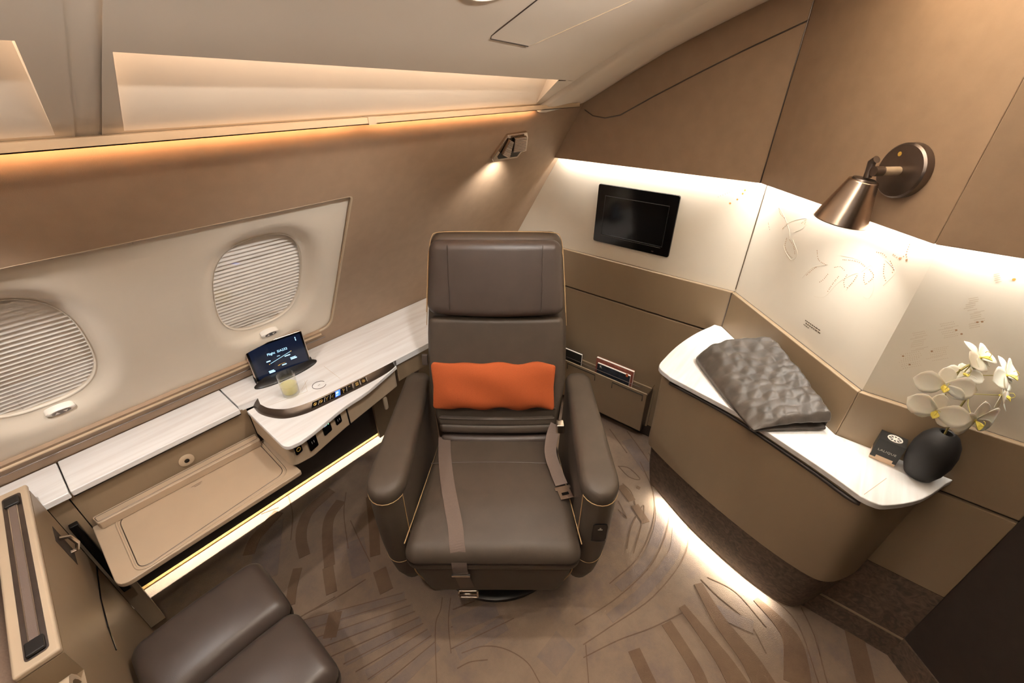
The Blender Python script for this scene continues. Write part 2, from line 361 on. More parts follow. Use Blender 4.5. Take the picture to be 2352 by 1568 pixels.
for i in range(NPL):
    f0, f1 = i/NPL, (i+1)/NPL
    L0 = [(650+250*f, 1436+160*f) for f in (f0, f1)]; R0 = [(925+85*f, 1362+125*f) for f in (f0, f1)]
    carpet_piece([L0[0], R0[0]], 1.4, 'carpetl', 'carved_line', h=.0013)
    if i % 2 == 0: carpet_piece([((L0[0][0]+L0[1][0])/2+20*random.random(), (L0[0][1]+L0[1][1])/2), ((R0[0][0]+R0[1][0])/2, (R0[0][1]+R0[1][1])/2)], 17, 'carpet2', h=.0009)
for px in ([(1490, 1040), (1530, 1120), (1535, 1200), (1500, 1290), (1420, 1370), (1320, 1435)], [(1555, 1140), (1580, 1210), (1570, 1280), (1500, 1370), (1400, 1440), (1340, 1480)], [(1470, 1060), (1500, 1130), (1500, 1200), (1465, 1280), (1400, 1340)]):
    carpet_piece(px, 1.5, 'carpetl', 'carved_line', h=.0012)
for px in ([(1512, 1130), (1516, 1200), (1484, 1285), (1420, 1350)], [(1556, 1215), (1545, 1275), (1480, 1355), (1400, 1420)]): carpet_piece(px, 16, 'carpet2', h=.0009)
# ---- window wall (leans inward, 31 degrees)
def wp(x, z, d=0): return V((x, yw(z), z)) + NW.normalized()*d       # d metres behind the face
XW0, XW1 = -1.55, 1.80
inner = round_poly([(-1.5, .795, 0), (.705, .795, 0), (.705, 1.355, 0), (-1.5, 1.355, 0)], [.01, .05, .012, .01], 6)
outer = []
for p in inner:
    fx = (p.x+1.5)/2.205; fz = (p.y-.795)/.56; outer.append(V((XW0+fx*(XW1-XW0), .55+fz*(1.5625-.55), 0)))
wl = mesh('wall_left', *rings([[wp(p.x, p.y) for p in outer], [wp(p.x, p.y) for p in inner], [wp(p.x, p.y, .016) for p in inner]], True, False), 'taupe_wall', **STR)
fr = [wp(p.x, p.y, .004) for p in inner[7:]]
tube('panel_trim', fr, .0045, 'beige', wl, 6)
# thermoformed window shell with funnel shaped window openings
HWX, HWZ, EXP = .131, .176, 2.75
def sup(t, s=1.0):
    c, n = math.cos(t), math.sin(t); k = (abs(c)**EXP+abs(n)**EXP)**(-1/EXP); return c*k*HWX*s, n*k*HWZ*s
def wcell(cx, x0, x1):
    cz = 1.079; R = []; T = 88
    z0, z1 = .775, 1.375
    lv = [0, .02, .05, .09, .14, .2, .27, .36, .5, .75, 1]
    for l in lv:
        ring = []
        for i in range(T):
            t = 2*math.pi*(i+.5)/T; a, b = sup(t); dx, dz = a, b
            k = min(((x1-cx)/dx) if dx > 0 else ((x0-cx)/dx), ((z1-cz)/dz) if dz > 0 else ((z0-cz)/dz))
            px, pz = a+(dx*k-dx)*l, b+(dz*k-dz)*l
            dist = math.hypot(px-a, pz-b); s = max(0, 1-dist/.055); dep = .012+.030*(s*s*(3-2*s))
            ring.append(wp(cx+px, cz+pz, dep))
        R.append(ring)
    return rings(R, True, False)
mesh('window_shell', *join([wcell(.457, .18, .73), wcell(-.092, -.37, .18)]), 'shell', wl, smooth=True)
mesh('window_shell', [wp(-1.55, .77, .012), wp(-.369, .77, .012), wp(-.369, 1.375, .012), wp(-1.55, 1.375, .012)], [(0, 1, 2, 3)], 'shell', wl)
for zz, hh in ((.782, .010),):
    mesh('sill_moulding', *tubev([wp(-1.5, zz, -.002), wp(.66, zz, -.002)], hh*.45, 8), 'sill', wl, smooth=True)
tube('sill_groove', [wp(-1.5, .757, -.004), wp(.68, .757, -.004)], .002, 'gun', wl, 6)
for wi, cx in enumerate((.457, -.092)):
    T = 64; cz = 1.079
    wo = mesh('window_%d' % (wi+1), *rings([[wp(cx+sup(t, s)[0], cz+sup(t, s)[1], d) for t in [2*math.pi*i/T for i in range(T)]] for s, d in ((1.006, .0405), (.992, .0415), (.985, .047), (1.0, .06), (1.06, .06))], True, False), 'shell', smooth=True, **STR)
    # pleated blind
    vs = []; fs = []; np_ = 28
    for i in range(np_*2+1):
        z = cz-HWZ*1.05+2.10*HWZ*i/(np_*2); d = .0490+(.0085 if i % 2 else 0)
        vs += [wp(cx-HWX*1.05, z, d), wp(cx+HWX*1.05, z, d)]
    for i in range(np_*2): fs.append((2*i, 2*i+1, 2*i+3, 2*i+2))
    mesh('pleated_blind', vs, fs, 'shade', wo)
    ring = [wp(cx+sup(t, .985)[0], cz+sup(t, .985)[1], .0445) for t in [2*math.pi*i/T for i in range(T)]]
    mesh('window_pane', ring, [tuple(range(T))], 'pane', wo, label='clear inner acrylic pane')
    bc = onw(620, 764, -.018) if wi == 0 else onw(139, 941, -.026)
    ex, ez = V((1, 0, 0)), V((0, -.6, 1)).normalized(); nn = ex.cross(ez)*1
    nn = -NW.normalized()
    bd = mesh('blind_switch', *rings([[bc+ex*math.cos(t)*.030*s+ez*math.sin(t)*.0125*s+nn*h for t in [2*math.pi*i/24 for i in range(24)]] for s, h in ((1, -.012), (1, .003), (.86, .006))]), 'whitep', wo, smooth=True, autos=True)
    mesh('switch_face', *rings([[bc+ex*math.cos(t)*.0195+ez*math.sin(t)*.0085+nn*h for t in [2*math.pi*i/20 for i in range(20)]] for h in (.0058, .0068)]), 'gun', bd)
    for sx in (-1, 1):
        c = bc+ex*.0085*sx+nn*.0072; q = [c+ex*.0055+ez*.004*sx, c-ex*.0055+ez*.004*sx, c-ez*.0055*sx]
        mesh('switch_arrow', q, [(0, 1, 2)], 'whitep', bd)
# ---- ceiling
CP = [(1.06, 1.552), (1.024, 1.570), (.862, 1.656), (.72, 1.729), (.594, 1.783), (.475, 1.831), (.424, 1.851), (.25, 1.915), (0, 1.98), (-.35, 2.03), (-1.3, 2.04)]
def zc(y):
    for (a, b), (c, d) in zip(CP, CP[1:]):
        if y >= c: return b+(d-b)*(a-y)/(a-c)
    return CP[-1][1]
def patch(q, n, m, off=0):
    (a, b, c, d) = [V((p[0], p[1], 0)) for p in q]; vs = []; fs = []
    for i in range(n+1):
        for j in range(m+1):
            u, v = i/n, j/m; p = a*(1-u)*(1-v)+b*u*(1-v)+c*u*v+d*(1-u)*v; vs.append(V((p.x, p.y, zc(p.y)+off)))
    for i in range(n):
        for j in range(m): fs.append((i*(m+1)+j, (i+1)*(m+1)+j, (i+1)*(m+1)+j+1, i*(m+1)+j+1))
    return vs, fs
ce = mesh('ceiling', *join([patch([(-1.55, .78), (1.82, .78), (1.82, -.05), (-1.55, -.05)], 2, 16, .016), patch([(1.42, 1.06), (1.82, 1.06), (1.82, .78), (1.42, .78)], 1, 8, .016),
                            patch([(.14, 1.058), (.19, 1.058), (.19, .12), (.14, .12)], 1, 30, .005)]), 'ceil', smooth=True, autos=True, **STR)
mesh('ceiling_aisle', *patch([(-1.55, -.05), (1.82, -.05), (1.82, -1.25), (-1.55, -1.25)], 2, 10, .016), 'taupe_panel', smooth=True, **STR)
def cpanel(x0, x1, hole):
    (tl, tr, br, bl) = hole; yb = 1.034; y0 = .12
    P = [patch([(x0, y0), (x1, y0), (x1, tr[1]), (x0, tl[1])], 12, 20), patch([(x0, tl[1]), tl, bl, (x0, bl[1])], 1, 8), patch([tr, (x1, tr[1]), (x1, br[1]), br], 1, 8), patch([(x0, bl[1]), (x1, br[1]), (x1, yb), (x0, yb)], 12, 1)]
    o = mesh('ceiling_panel', *join(P), 'ceil', ce, smooth=True, autos=True)
    def up(p, h, y=None):
        y = p[1] if y is None else y; return V((p[0], y, zc(y)+h))
    TL, TR = up(tl, .075), up(tr, .075); TL2, TR2 = up(tl, .070, tl[1]-.14), up(tr, .070, tr[1]-.14)
    vs = [up(bl, 0), up(br, 0), TR, TL, TR2, TL2, up(tl, 0), up(tr, 0), up(tl, .010, tl[1]-.14), up(tr, .010, tr[1]-.14)]
    mesh('light_recess', vs, [(3, 2, 4, 5), (0, 3, 6), (1, 7, 2), (5, 4, 9, 8), (6, 3, 5, 8), (7, 9, 4, 2)], 'ceil', ce)
    G = [[vs[0].lerp(vs[1], i/24).lerp(vs[3].lerp(vs[2], i/24), j/8) for j in range(9)] for i in range(25)]
    mesh('recess_reflector', *rings(G, False, False), 'ceil', ce, smooth=True)
    xm = (tl[0]+tr[0])/2; ym = (tl[1]+tr[1])/2
    d = V((tr[0]-tl[0], tr[1]-tl[1], 0))
    area('recess_led', (xm, ym-.11, zc(ym-.11)+.038), (0, 1, -.30), d.length*.97, .03, E_REC*d.length, PEACH, along=d)
    return o
cpanel(.182, 1.43, ((.193, .821), (1.326, .890), (1.395, 1.022), (.212, 1.022)))
cpanel(-1.5, .148, ((-1.4, .808), (.104, .808), (.124, 1.022), (-1.4, 1.022)))
# end rib and gap fillers next to the bulkhead
rib = []
for i in range(25):
    y = 1.045-.95*i/24; n_ = V((0, .45, 1)).normalized()
    rib.append([V((1.425, y, zc(y)+.012)), V((1.43, y, zc(y)-.012)), V((1.45, y, zc(y)-.019)), V((1.49, y, zc(y)-.02)), V((1.70, y, zc(y)-.004)), V((1.775, y, zc(y)+.004)), V((1.775, y, zc(y)+.02))])
mesh('ceiling_rib', *rings(rib, False, False), 'ceil', ce, smooth=True)
# hatch grooves and speaker ring
def onceil(x, y):
    d = ray(x, y); t = .4
    for _ in range(4000):
        p = CO+d*(t/1000)
        if p.z >= zc(p.y): return p
        t += .002
    return p
def onceilxy(x, y, off): return V((x, y, zc(y)-off))
tube('hatch_groove', [onceilxy(.828, .50, 0), onceilxy(.828, .60, 0), onceilxy(.828, .728, 0), onceilxy(.836, .737, 0), onceilxy(.985, .750, 0)], .0016, 'gun', ce, 6)
tube('hatch_groove', [onceilxy(.985, .750, 0), onceilxy(1.0, .74, 0), onceilxy(1.12, .55, 0)], .0009, 'sill', ce, 6)
tube('speaker_ring', [onceilxy(.685+.082*math.cos(t), .555+.082*math.sin(t), .001) for t in [2*math.pi*i/40 for i in range(41)]], .002, 'ceil', ce, 8)
lathe('downlight', onceilxy(.66, .47, -.004), (0, -.4, -1), [(.02, 0), (.02, .005), (.014, .006)], 'ceil', ce, 20)
# ledge over the window wall that hides the amber strip
box('added_wash_cap', (-1.5, -.04, 1.955), (1.1, .04, 1.965), 'ceil', **STR)  # unseen cap over the added ceiling wash
box('added_wash_shield', (-1.5, -.045, 1.90), (1.1, -.035, 1.97), 'ceil', **STR)  # unseen shield behind the added ceiling wash
lg = mesh('trim_1', *join([(boxv((-1.55, 1.006, 1.5625), (1.665, 1.075, 1.5665)), BOXF), (boxv((-1.55, 1.006, 1.5515), (1.665, 1.0095, 1.5625)), BOXF), (boxv((-1.55, 1.006, 1.5515), (1.665, 1.026, 1.5535)), BOXF), (boxv((-1.55, 1.058, 1.5665), (1.745, 1.075, 1.62)), BOXF)]), 'sill', **STR)
box('ledge_clip', (.686, 1.0045, 1.5505), (.708, 1.03, 1.5675), 'beige', lg)
box('led_strip', (-1.5, 1.015, 1.5605), (1.42, 1.021, 1.5625), 'led', lg)
area('wall_wash_led', (-.04, 1.018, 1.5600), (0, .8, -1), 2.92, .005, E_AMB*2.92, AMBER, along=(1, 0, 0))
# ---- bulkhead, diagonal wall, side wall : offset polyline
R2 = math.sqrt(2)
def pl(o):
    bc = V((1.8-o, 1.8-o-(1.507-o*R2), 0)); cd = V((1.343-o, 1.343-o-(1.507-o*R2), 0)); de = V((1.343-o, 1.343-o-(1.913-o*R2), 0))
    return [V((1.8-o, 1.95, 0)), bc, cd, de, de+V((-.6, -.6, 0))]
SEG = {'wall_front': 0, 'wall_diagonal': 1, 'wall_right': 2, 'wall_corner': 3}
def wpoly(seg, o0, o1):
    a, b = pl(o0), pl(o1); return [a[seg], a[seg+1], b[seg+1], b[seg]]
WALL = {}
for nm, sg in SEG.items():
    o = slab(nm, wpoly(sg, 0, -.06), 0, 1.43, 'cream', **STR); WALL[nm] = o
    slab('upper_panel', wpoly(sg, .04, .028), 1.338, 2.08, 'taupe_wall', o, bev=.003)
    slab('cove_roof', wpoly(sg, .030, -.001), 1.385, 1.40, 'cream', o)
    slab('shadow_gap', wpoly(sg, .006, -.001), 0, .915, 'dark', o)
    if sg < 2:
        slab('lower_panel', wpoly(sg, .018, .001), .078, .714, 'taupe_panel', o, bev=.002)
        slab('dado_panel', wpoly(sg, .018, .001), .721, .916, 'taupe_panel', o, bev=.004)
    elif sg == 2:
        slab('lower_panel', wpoly(sg, .018, .001), .355, .699, 'taupe_panel', o, bev=.002)
        slab('dado_panel', wpoly(sg, .018, .001), .708, .916, 'taupe_panel', o, bev=.004)
    else:
        slab('shaded_corner_panel', wpoly(sg, .018, .001), .11, 1.335, 'dark', o, bev=.002)  # dark colour puts the shade of this unlit wall into the panel
    slab('led_strip', wpoly(sg, .026, .020), 1.376, 1.384, 'led', o)
    a, b = pl(.016)[sg], pl(.016)[sg+1]
    if sg == 0: a = V((1.784, 1.16, 0))
    if sg < 3:
        if sg == 2: b = V((1.327, -.565, 0))
        mid = (a+b)/2; ln = (b-a).length
        area('cove_led', (mid.x, mid.y, 1.368), (0, 0, -1), ln*.985, .014, E_COVE*ln, WHITE, along=b-a)
tube('panel_seam', [onb(x, y, .041) for x, y in ((1343, 252), (1362, 266), (1390, 271), (1425, 264), (1500, 222), (1600, 170), (1700, 120), (1860, 45))], .0022, 'gun', WALL['wall_front'], 6)
a, b = pl(.0402)[1], pl(0)[1]
tube('corner_seam', [V((a.x-.001, a.y+.001, 1.34)), V((a.x-.001, a.y+.001, 1.84))], .0016, 'gun', WALL['wall_front'], 6)
tube('corner_seam', [V((b.x-.001, b.y+.001, .925)), V((b.x-.001, b.y+.001, 1.345))], .0014, 'ink', WALL['wall_front'], 6)
c = pl(.018)[1]; tube('corner_seam', [V((c.x-.0005, c.y+.0005, .08)), V((c.x-.0005, c.y+.0005, .912))], .0016, 'gun', WALL['wall_front'], 6)
# kick boards
for nm, sg, z0, z1, o0 in (('baseboard_right', 2, .108, .352, .016), ('baseboard_corner', 3, 0, .11, .022)):
    slab(nm, wpoly(sg, o0, .001), z0, z1, 'mottle', **STR)
bb = slab('baseboard_step', wpoly(2, .022, .001), 0, .104, 'mottle', **STR)
slab('step_highlight', wpoly(2, .0235, .017), .1035, .1075, 'taupe_panel', bb)
slab('baseboard_front', wpoly(0, .012, .001), 0, .072, 'dark', **STR)
# rest of the cabin behind the camera
box('wall_aisle', (-1.6, -1.25, 0), (.78, -1.17, 2.08), 'dark', **STR)
box('added_trough_base', (-1.53, -1.17, 1.70), (.72, -1.00, 1.72), 'cream', **STR)  # unseen trough made up for the added aisle uplight
box('added_trough_lip', (-1.53, -1.01, 1.72), (.72, -1.00, 1.80), 'cream', **STR)  # unseen lip that screens the added aisle uplight
box('wall_back', (-1.6, -1.25, 0), (-1.53, 2.0, 2.08), 'dark', **STR)
# pressed and dotted leaf decoration on the cream panels
dots = []; gold = []; lines = []; faint = []
def zpx(p): return (1600+p[0]/2.851, 400+p[1]/2.851)
for poly in [[(590, 420), (580, 470), (600, 520), (630, 550)], [(610, 430), (635, 470), (645, 530)], [(540, 225), (550, 260), (580, 290)], [(720, 660), (760, 625), (790, 605)], [(860, 655), (830, 690), (800, 710)],
        [(930, 670), (890, 720), (855, 775)], [(1050, 665), (1020, 710), (985, 745)], [(985, 660), (965, 700), (970, 740)], [(1135, 625), (1160, 670), (1110, 720)], [(1100, 650), (1095, 690), (1108, 725)], [(960, 560), (1020, 565), (1070, 580), (1110, 610)],
        [(905, 610), (940, 605), (970, 630)], [(790, 500), (800, 560), (850, 595)], [(1180, 510), (1220, 520), (1245, 545)], [(1395, 460), (1375, 520), (1380, 560)], [(1230, 590), (1225, 650), (1240, 700)], [(1270, 570), (1290, 620), (1280, 650)],
        [(565, 355), (600, 320)], [(690, 320), (715, 300), (705, 335)], [(1290, 525), (1330, 550), (1376, 525)], [(470, 320), (480, 370)]]:
    q = smooth_poly([onc(*zpx(p)) for p in poly], 12); L_ = 0; step = 0
    for i in range(len(q)-1):
        L_ += (q[i+1]-q[i]).length
        if L_ >= step: dots.append(discv(q[i], -NC, .0016, 6, .0005)); step += .0062
for poly in [[(540, 215), (580, 290), (610, 400), (570, 470), (620, 560), (660, 520), (630, 430)], [(560, 360), (620, 310), (720, 290), (700, 350), (640, 380)], [(690, 680), (760, 610), (860, 590)], [(770, 800), (840, 800), (940, 700), (1060, 650), (980, 760)],
        [(1090, 800), (1130, 810), (1160, 740), (1150, 600), (1080, 640)], [(1220, 730), (1300, 640), (1240, 560)], [(940, 530), (1060, 560), (1140, 630)]]:
    lines.append(tubev(smooth_poly([onc(*zpx(p)) for p in poly], 6), .0004, 4))
for p in ((220, 190), (267, 165), (302, 127), (317, 105)): gold.append(discv(onb(*zpx(p)), (-1, 0, 0), .0035, 10, .0006))
for p in ((1333, 551), (1376, 562)): dots.append(discv(onc(*zpx(p)), -NC, .003, 8, .0006))
for k in range(7): dots.append(discv(onb(1650+k*5.2, 452-k*2.2), (-1, 0, 0), .0012, 6, .0006))
for cx, cy, n_, ln in ((2120, 785, 10, 26), (2180, 760, 8, 30), (2250, 735, 9, 22), (2090, 830, 8, 40), (2150, 815, 7, 34), (2235, 700, 7, 20), (2300, 640, 5, 12)):
    for k in range(n_):
        x = cx-n_*2+random.uniform(-8, 8); y = cy-n_*2+k*4.5
        p, q = ond(x, y), ond(min(x+ln, 2351), y-ln*.18)
        for j in range(9): faint.append(discv(p.lerp(q, j/8), (-1, 0, 0), .0008, 5, .0005))
for p in ((1352, 1190), (1395, 1245), (1540, 1158), (1700, 1020), (1735, 1045), (1838, 968), (1870, 965)): dots.append(discv(ond(*zpx(p)), (-1, 0, 0), .0022, 8, .0006))
gold.append(discv(ond(*zpx((2078, 688))), (-1, 0, 0), .003, 10, .0006))
mesh('pressed_dots', *join(dots), 'dotp', WALL['wall_diagonal'], kind='stuff')
mesh('pressed_hatching', *join(faint), 'dotf', WALL['wall_right'], kind='stuff')
mesh('pressed_lines', *join(lines), 'dotl', WALL['wall_diagonal'], kind='stuff')
mesh('golden_dots', *join(gold), 'dotg', WALL['wall_front'], kind='stuff')
# small printed notice on the diagonal wall
ex = V((-1, -1, 0)).normalized(); tv = []
for k, (y0, n_, x0) in enumerate(((0, 8, 0), (-.0075, 7, .006), (-.015, 3, 0))):
    x = x0; o0 = onc(1850, 735)
    for j in range(n_):
        wd = random.uniform(.005, .011); tv.append(quadv(o0+ex*(x+wd/2)+V((0, 0, y0)), ex, (0, 0, 1), wd, .0032 if k < 2 else .002, .0008)); x += wd+.002
mesh('printed_notice', *join(tv), 'ink', WALL['wall_diagonal'], label='three lines of tiny dark print')
# ================================================================ WINDOW-SIDE CONSOLE
ZT, ZL = .710, .684
con = thing('side_console', (.6, 1.45, 0), 'long window-side console with white stone tops, stepped cocktail table and tray alcove', 'console')
slab('end_top', round_poly([(-1.5, 1.387, 0), (-.152, 1.387, 0), (-.152, 1.553, 0), (-1.5, 1.553, 0)], .004), ZT-.02, ZT, 'marble', con, bev=.003)
slab('hinged_lid', round_poly([(-.149, 1.387, 0), (.279, 1.387, 0), (.279, 1.553, 0), (-.149, 1.553, 0)], .004), ZT-.018, ZT+.001, 'marble', con, bev=.003)
box('lid_shadow_rail', (-.149, 1.392, ZT-.024), (.279, 1.40, ZT-.019), 'gloss', con)
inn = [onz(x, y, ZT) for x, y in ((592, 914), (598, 928), (615, 936), (640, 939), (665, 937), (700, 927), (735, 912), (790, 886), (860, 852), (909, 827))]
out = [onz(x, y, ZL+.001) for x, y in ((578, 929), (596, 949), (628, 959), (660, 960), (700, 950), (735, 935), (790, 908), (850, 878), (890, 855), (913, 836))]
inn = [inn[0]]+smooth_poly(inn[1:], 6); out = smooth_poly(out, 6)[:len(inn)] if False else smooth_poly(out, 6)
yf = onz(960, 801, ZT).y
top = [(.283, 1.553), (.283, inn[0].y+.01)]+[(p.x, p.y) for p in inn]+[(1.05, yf), (1.78, yf), (1.78, 1.553)]
slab('cocktail_table_top', top, ZT-.024, ZT, 'marble', con)
n_ = 200
def resample(P, n):
    d = [0]
    for a, b in zip(P, P[1:]): d.append(d[-1]+(b-a).length)
    o = []; j = 0
    for i in range(n+1):
        t = d[-1]*i/n
        while j < len(P)-2 and d[j+1] < t: j += 1
        o.append(P[j].lerp(P[j+1], (t-d[j])/max(1e-9, d[j+1]-d[j])))
    return o
I, O = resample(inn, n_), resample(out, n_)
R = [[a+V((0, 0, -.0005)), a.lerp(b, .5)+V((0, 0, .0015)), b, b+V((0, 0, -.004)), a+V((0, 0, -.022))] for a, b in zip(I, O)]
cs = mesh('control_strip', *rings(R), 'strip', con, smooth=True, autos=True, label='curved dark bronze band with backlit keys')
low = [onz(x, y, ZL) for x, y in ((569, 946), (655, 1030), (690, 1013), (723, 989), (790, 934), (845, 897), (911, 840))]
lowp = [low[0]]+round_poly(low[:3], [0, .035, 0], 7)[1:-1]+smooth_poly(low[2:], 4)
lowp = [(p.x, p.y) for p in lowp]+[(low[-1].x, low[-1].y+.06), (.5, 1.40), (low[0].x, 1.40)]
slab('lower_table_top', lowp, ZL-.016, ZL, 'marble', con, bev=.003)
# keys on the strip
def strip_frame(x, y):
    p = onz(x, y, (ZT+ZL)/2+.002); k = min(range(n_), key=lambda i: (I[i].lerp(O[i], .5)-p).length)
    t = (I[k+1]-I[k]).normalized(); s = (I[k]-O[k]).normalized(); return I[k].lerp(O[k], .5)+V((0, 0, .0018)), t, s
keys = [(722, 927), (734, 918), (747, 912), (759, 905), (770, 899), (783, 892), (797, 886), (816, 878), (831, 871)]
for i, (x, y) in enumerate(keys):
    p, t, s = strip_frame(x, y)
    mesh('key', *quadv(p, t, s, .022, .020, .0006), 'blue' if i == 4 else 'gloss', cs)
    if i == 4:
        mesh('key_icon', *join([quadv(p+s*.003, t, s, .009, .007, .0012), quadv(p-s*.006, t, s, .008, .0025, .0012)]), 'cyan', cs); continue
    pr = []
    kind = ['o', 'o', 'y', 'z', '', 'q', 'v', '=', 'o'][i]
    if kind == 'o': pr = [tubev([p+t*math.cos(a)*.005+s*math.sin(a)*.005 for a in [2*math.pi*j/12 for j in range(13)]], .0009, 5), discv(p, t.cross(s), .002, 8, .001)]
    elif kind == 'y': pr = [tubev([p+t*-.005+s*.006, p, p+t*.005+s*.006], .0009, 5), tubev([p, p-s*.007], .0009, 5)]
    elif kind == 'z': pr = [tubev([p+t*-.004+s*.006, p+t*.004+s*.003, p-t*.004-s*.003, p+t*.004-s*.006], .0009, 5)]
    elif kind == 'q': pr = [tubev([p-t*.004+s*.003, p+s*.006, p+t*.004+s*.003, p-s*.001, p-s*.004], .0011, 5), discv(p-s*.007, t.cross(s), .0012, 8, .001)]
    elif kind == 'v': pr = [(([p-t*.004-s*.002, p+t*.004-s*.002, p-s*.007]), [(0, 1, 2)]), tubev([p-t*.003+s*.004, p+t*.003+s*.004], .001, 5)]
    elif kind == '=': pr = [quadv(p+s*k*.0035, t, s, .012, .0016, .001) for k in (-1.2, 0, 1.2)]
    mesh('key_icon', *join(pr), 'icon', cs)
    mesh('key_divider', *quadv(p+t*.0128, t, s, .0012, .016, .0008), 'iconw', cs)
# call ring and inlay lines on the cocktail table
cr = onz(733, 884, ZT)
mesh('call_ring', *tubev([cr+V((math.cos(a)*.023, math.sin(a)*.023, .0002)) for a in [2*math.pi*j/32*.86+.2 for j in range(33)]], .0011, 5), 'gun', con)
mesh('call_mark', *quadv(cr, (1, .1, 0), (-.1, 1, 0), .009, .002, .0004), 'gun', con)
mesh('inlay_line', *join([tubev([onz(x, y, ZT) for x, y in q], .0005, 4) for q in (((620, 930), (660, 916), (706, 899), (700, 874)), ((744, 841), (781, 869)), ((706, 872), (693, 895)))]), 'sill', con, kind='stuff')
# skirts and faces below the tops
sk = [(p[0], p[1]) for p in lowp[8:-3]]
faceo = [V((x, y, 0)) for x, y in lowp[:-3]]
fx0 = V((.300, 1.40, 0))
body = round_poly([V((.302, 1.40, 0)), V((.302, low[1].y+.022, 0)), V((low[2].x+.03, low[2].y+.022, 0)), V((low[4].x, low[4].y+.02, 0)), V((low[6].x, low[6].y+.014, 0)), V((low[6].x+.005, 1.40, 0))], [0, .03, .01, .01, .01, 0], 5)
slab('table_housing', [(p.x, p.y) for p in body], .578, ZL-.016, 'beige', con, bev=.004)
yfs = yf+.012
box('rear_skirt', (low[6].x+.006, yfs, .60), (1.78, yfs+.012, ZT-.022), 'taupe_panel', con, bev=.002)
box('back_panel', (-.16, 1.41, .30), (.302, 1.43, ZT-.02), 'taupe_panel', con)
box('side_panel', (-.205, 1.412, .05), (-.163, 1.43, ZT-.02), 'taupe_panel', con)
box('tray_track', (-.196, 1.392, .28), (-.176, 1.411, .60), 'gloss', con, bev=.003)
box('valance', (-.205, 1.60, .05), (1.77, 1.612, .62), 'dark', con)
box('underside', (-.205, 1.425, .60), (1.77, 1.62, .62), 'dark', con)
box('rear_liner', (.84, 1.56, .05), (1.77, 1.575, .62), 'taupe_panel', con)
box('support_bracket', (.90, 1.27, .30), (.925, 1.30, .60), 'gun', con)
box('kick_rail', (-.19, 1.632, 0), (1.77, 1.665, .006), 'rail', con)
box('led_strip', (-.185, 1.672, .152), (1.75, 1.684, .158), 'led', con)
box('led_cover', (-.2, 1.613, .16), (1.77, 1.70, .17), 'dark', con)
box('led_back', (-.2, 1.688, .0), (1.77, 1.70, .17), 'dark', con)
box('end_plate', (-.2, 1.612, 0), (-.19, 1.70, .17), 'dark', con)
area('floor_led', (.78, 1.678, .150), (0, -.6, -1), 1.92, .008, E_FLOOR, (1, .97, .86), along=(1, 0, 0))
# sockets on the housing front
fd = (V((low[4].x, low[4].y+.02, 0))-V((low[2].x+.03, low[2].y+.022, 0))).normalized(); fn = V((fd.y, -fd.x, 0))
def onface(x, y): return onp(x, y, fn, fn.dot(V((low[2].x+.03, low[2].y+.022, 0))))
for (x, y, wd, ht, nm) in ((684, 1031, .026, .034, 'jack_socket'), (717, 1014, .034, .058, 'power_socket'), (750, 982, .034, .046, 'usb_socket'), (776, 963, .026, .036, 'hdmi_socket')):
    p = onface(x, y); q = round_poly([p-fd*wd/2-V((0, 0, ht/2)), p+fd*wd/2-V((0, 0, ht/2)), p+fd*wd/2+V((0, 0, ht/2)), p-fd*wd/2+V((0, 0, ht/2))], .006, 4)
    so = prism(nm, q, fn*.003, 'gloss', con)
    if nm == 'usb_socket':
        mesh('socket_light', *discv(p+fd*.008+V((0, 0, .012)), fn, .0018, 8, .004), 'green', so); mesh('socket_text', *quadv(p-fd*.004+V((0, 0, .015)), fd, (0, 0, 1), .013, .005, .0045), 'cyan', so)
    elif nm == 'jack_socket': mesh('jack_mark', *tubev([p+fn*.0035+fd*math.cos(a)*.007+V((0, 0, math.sin(a)*.007)) for a in [j*math.pi/6 for j in range(13)]], .0009, 5), 'icon', so)
    else: mesh('socket_mark', *join([quadv(p+fd*.004*k, fd, (0, 0, 1), .0015, .010, .004) for k in (-1, 1)]), 'iconw', so)
p = onface(799, 955); mesh('housing_seam', *tubev([V((p.x, p.y, .580))+fn*.001, V((p.x, p.y, .664))+fn*.001], .0035, 6), 'gloss', con)
p = onface(884, 925); prism('door_pull', round_poly([p-fd*.009-V((0, 0, .03)), p+fd*.009-V((0, 0, .03)), p+fd*.009+V((0, 0, .03)), p-fd*.009+V((0, 0, .03))], .008, 4), fn*.008, 'beige', con, bev=.002)
# lock
lk = onp(428, 1056, (0, 1, 0), 1.409)
l0 = lathe('lock', lk, (0, -1, 0), [(.021, 0), (.021, .003), (.017, .005), (.010, .005)], 'beige', con, 28)
lathe('keyhole', lk, (0, -1, 0), [(.007, .004), (.007, .0062)], 'gloss', l0, 16)
# ---- tray table
ZR = .556
tr = thing('tray_table', (.07, 1.26, .54), 'taupe tray table with rounded rim folded out below the white lid', 'tray table')
tc = [onz(x, y, ZR) for x, y in ((211, 1210), (270, 1352), (693, 1081), (606, 1008))]
slab('table_leaf', [(p.x, p.y) for p in round_poly(tc, [.006, .035, .01, .004], 6)], ZR-.016, ZR, 'tray', tr, bev=.003)
rim = round_poly([onz(x, y, ZR) for x, y in ((262, 1192), (317, 1318), (664, 1086), (594, 1008))], .035, 7)
mesh('raised_rim', *tubev(rim+[rim[0]], .0030, 8), 'tray', tr, smooth=True)
rim2 = round_poly([onz(x, y, ZR) for x, y in ((272, 1193), (322, 1309), (655, 1084), (590, 1014))], .03, 7)
mesh('rim_groove', *tubev(rim2+[rim2[0]], .0012, 6), 'gun', tr, smooth=True)
bar = round_poly([onz(x, y, .584) for x, y in ((209, 1188), (224, 1203), (598, 1009), (586, 994))], .008, 4)
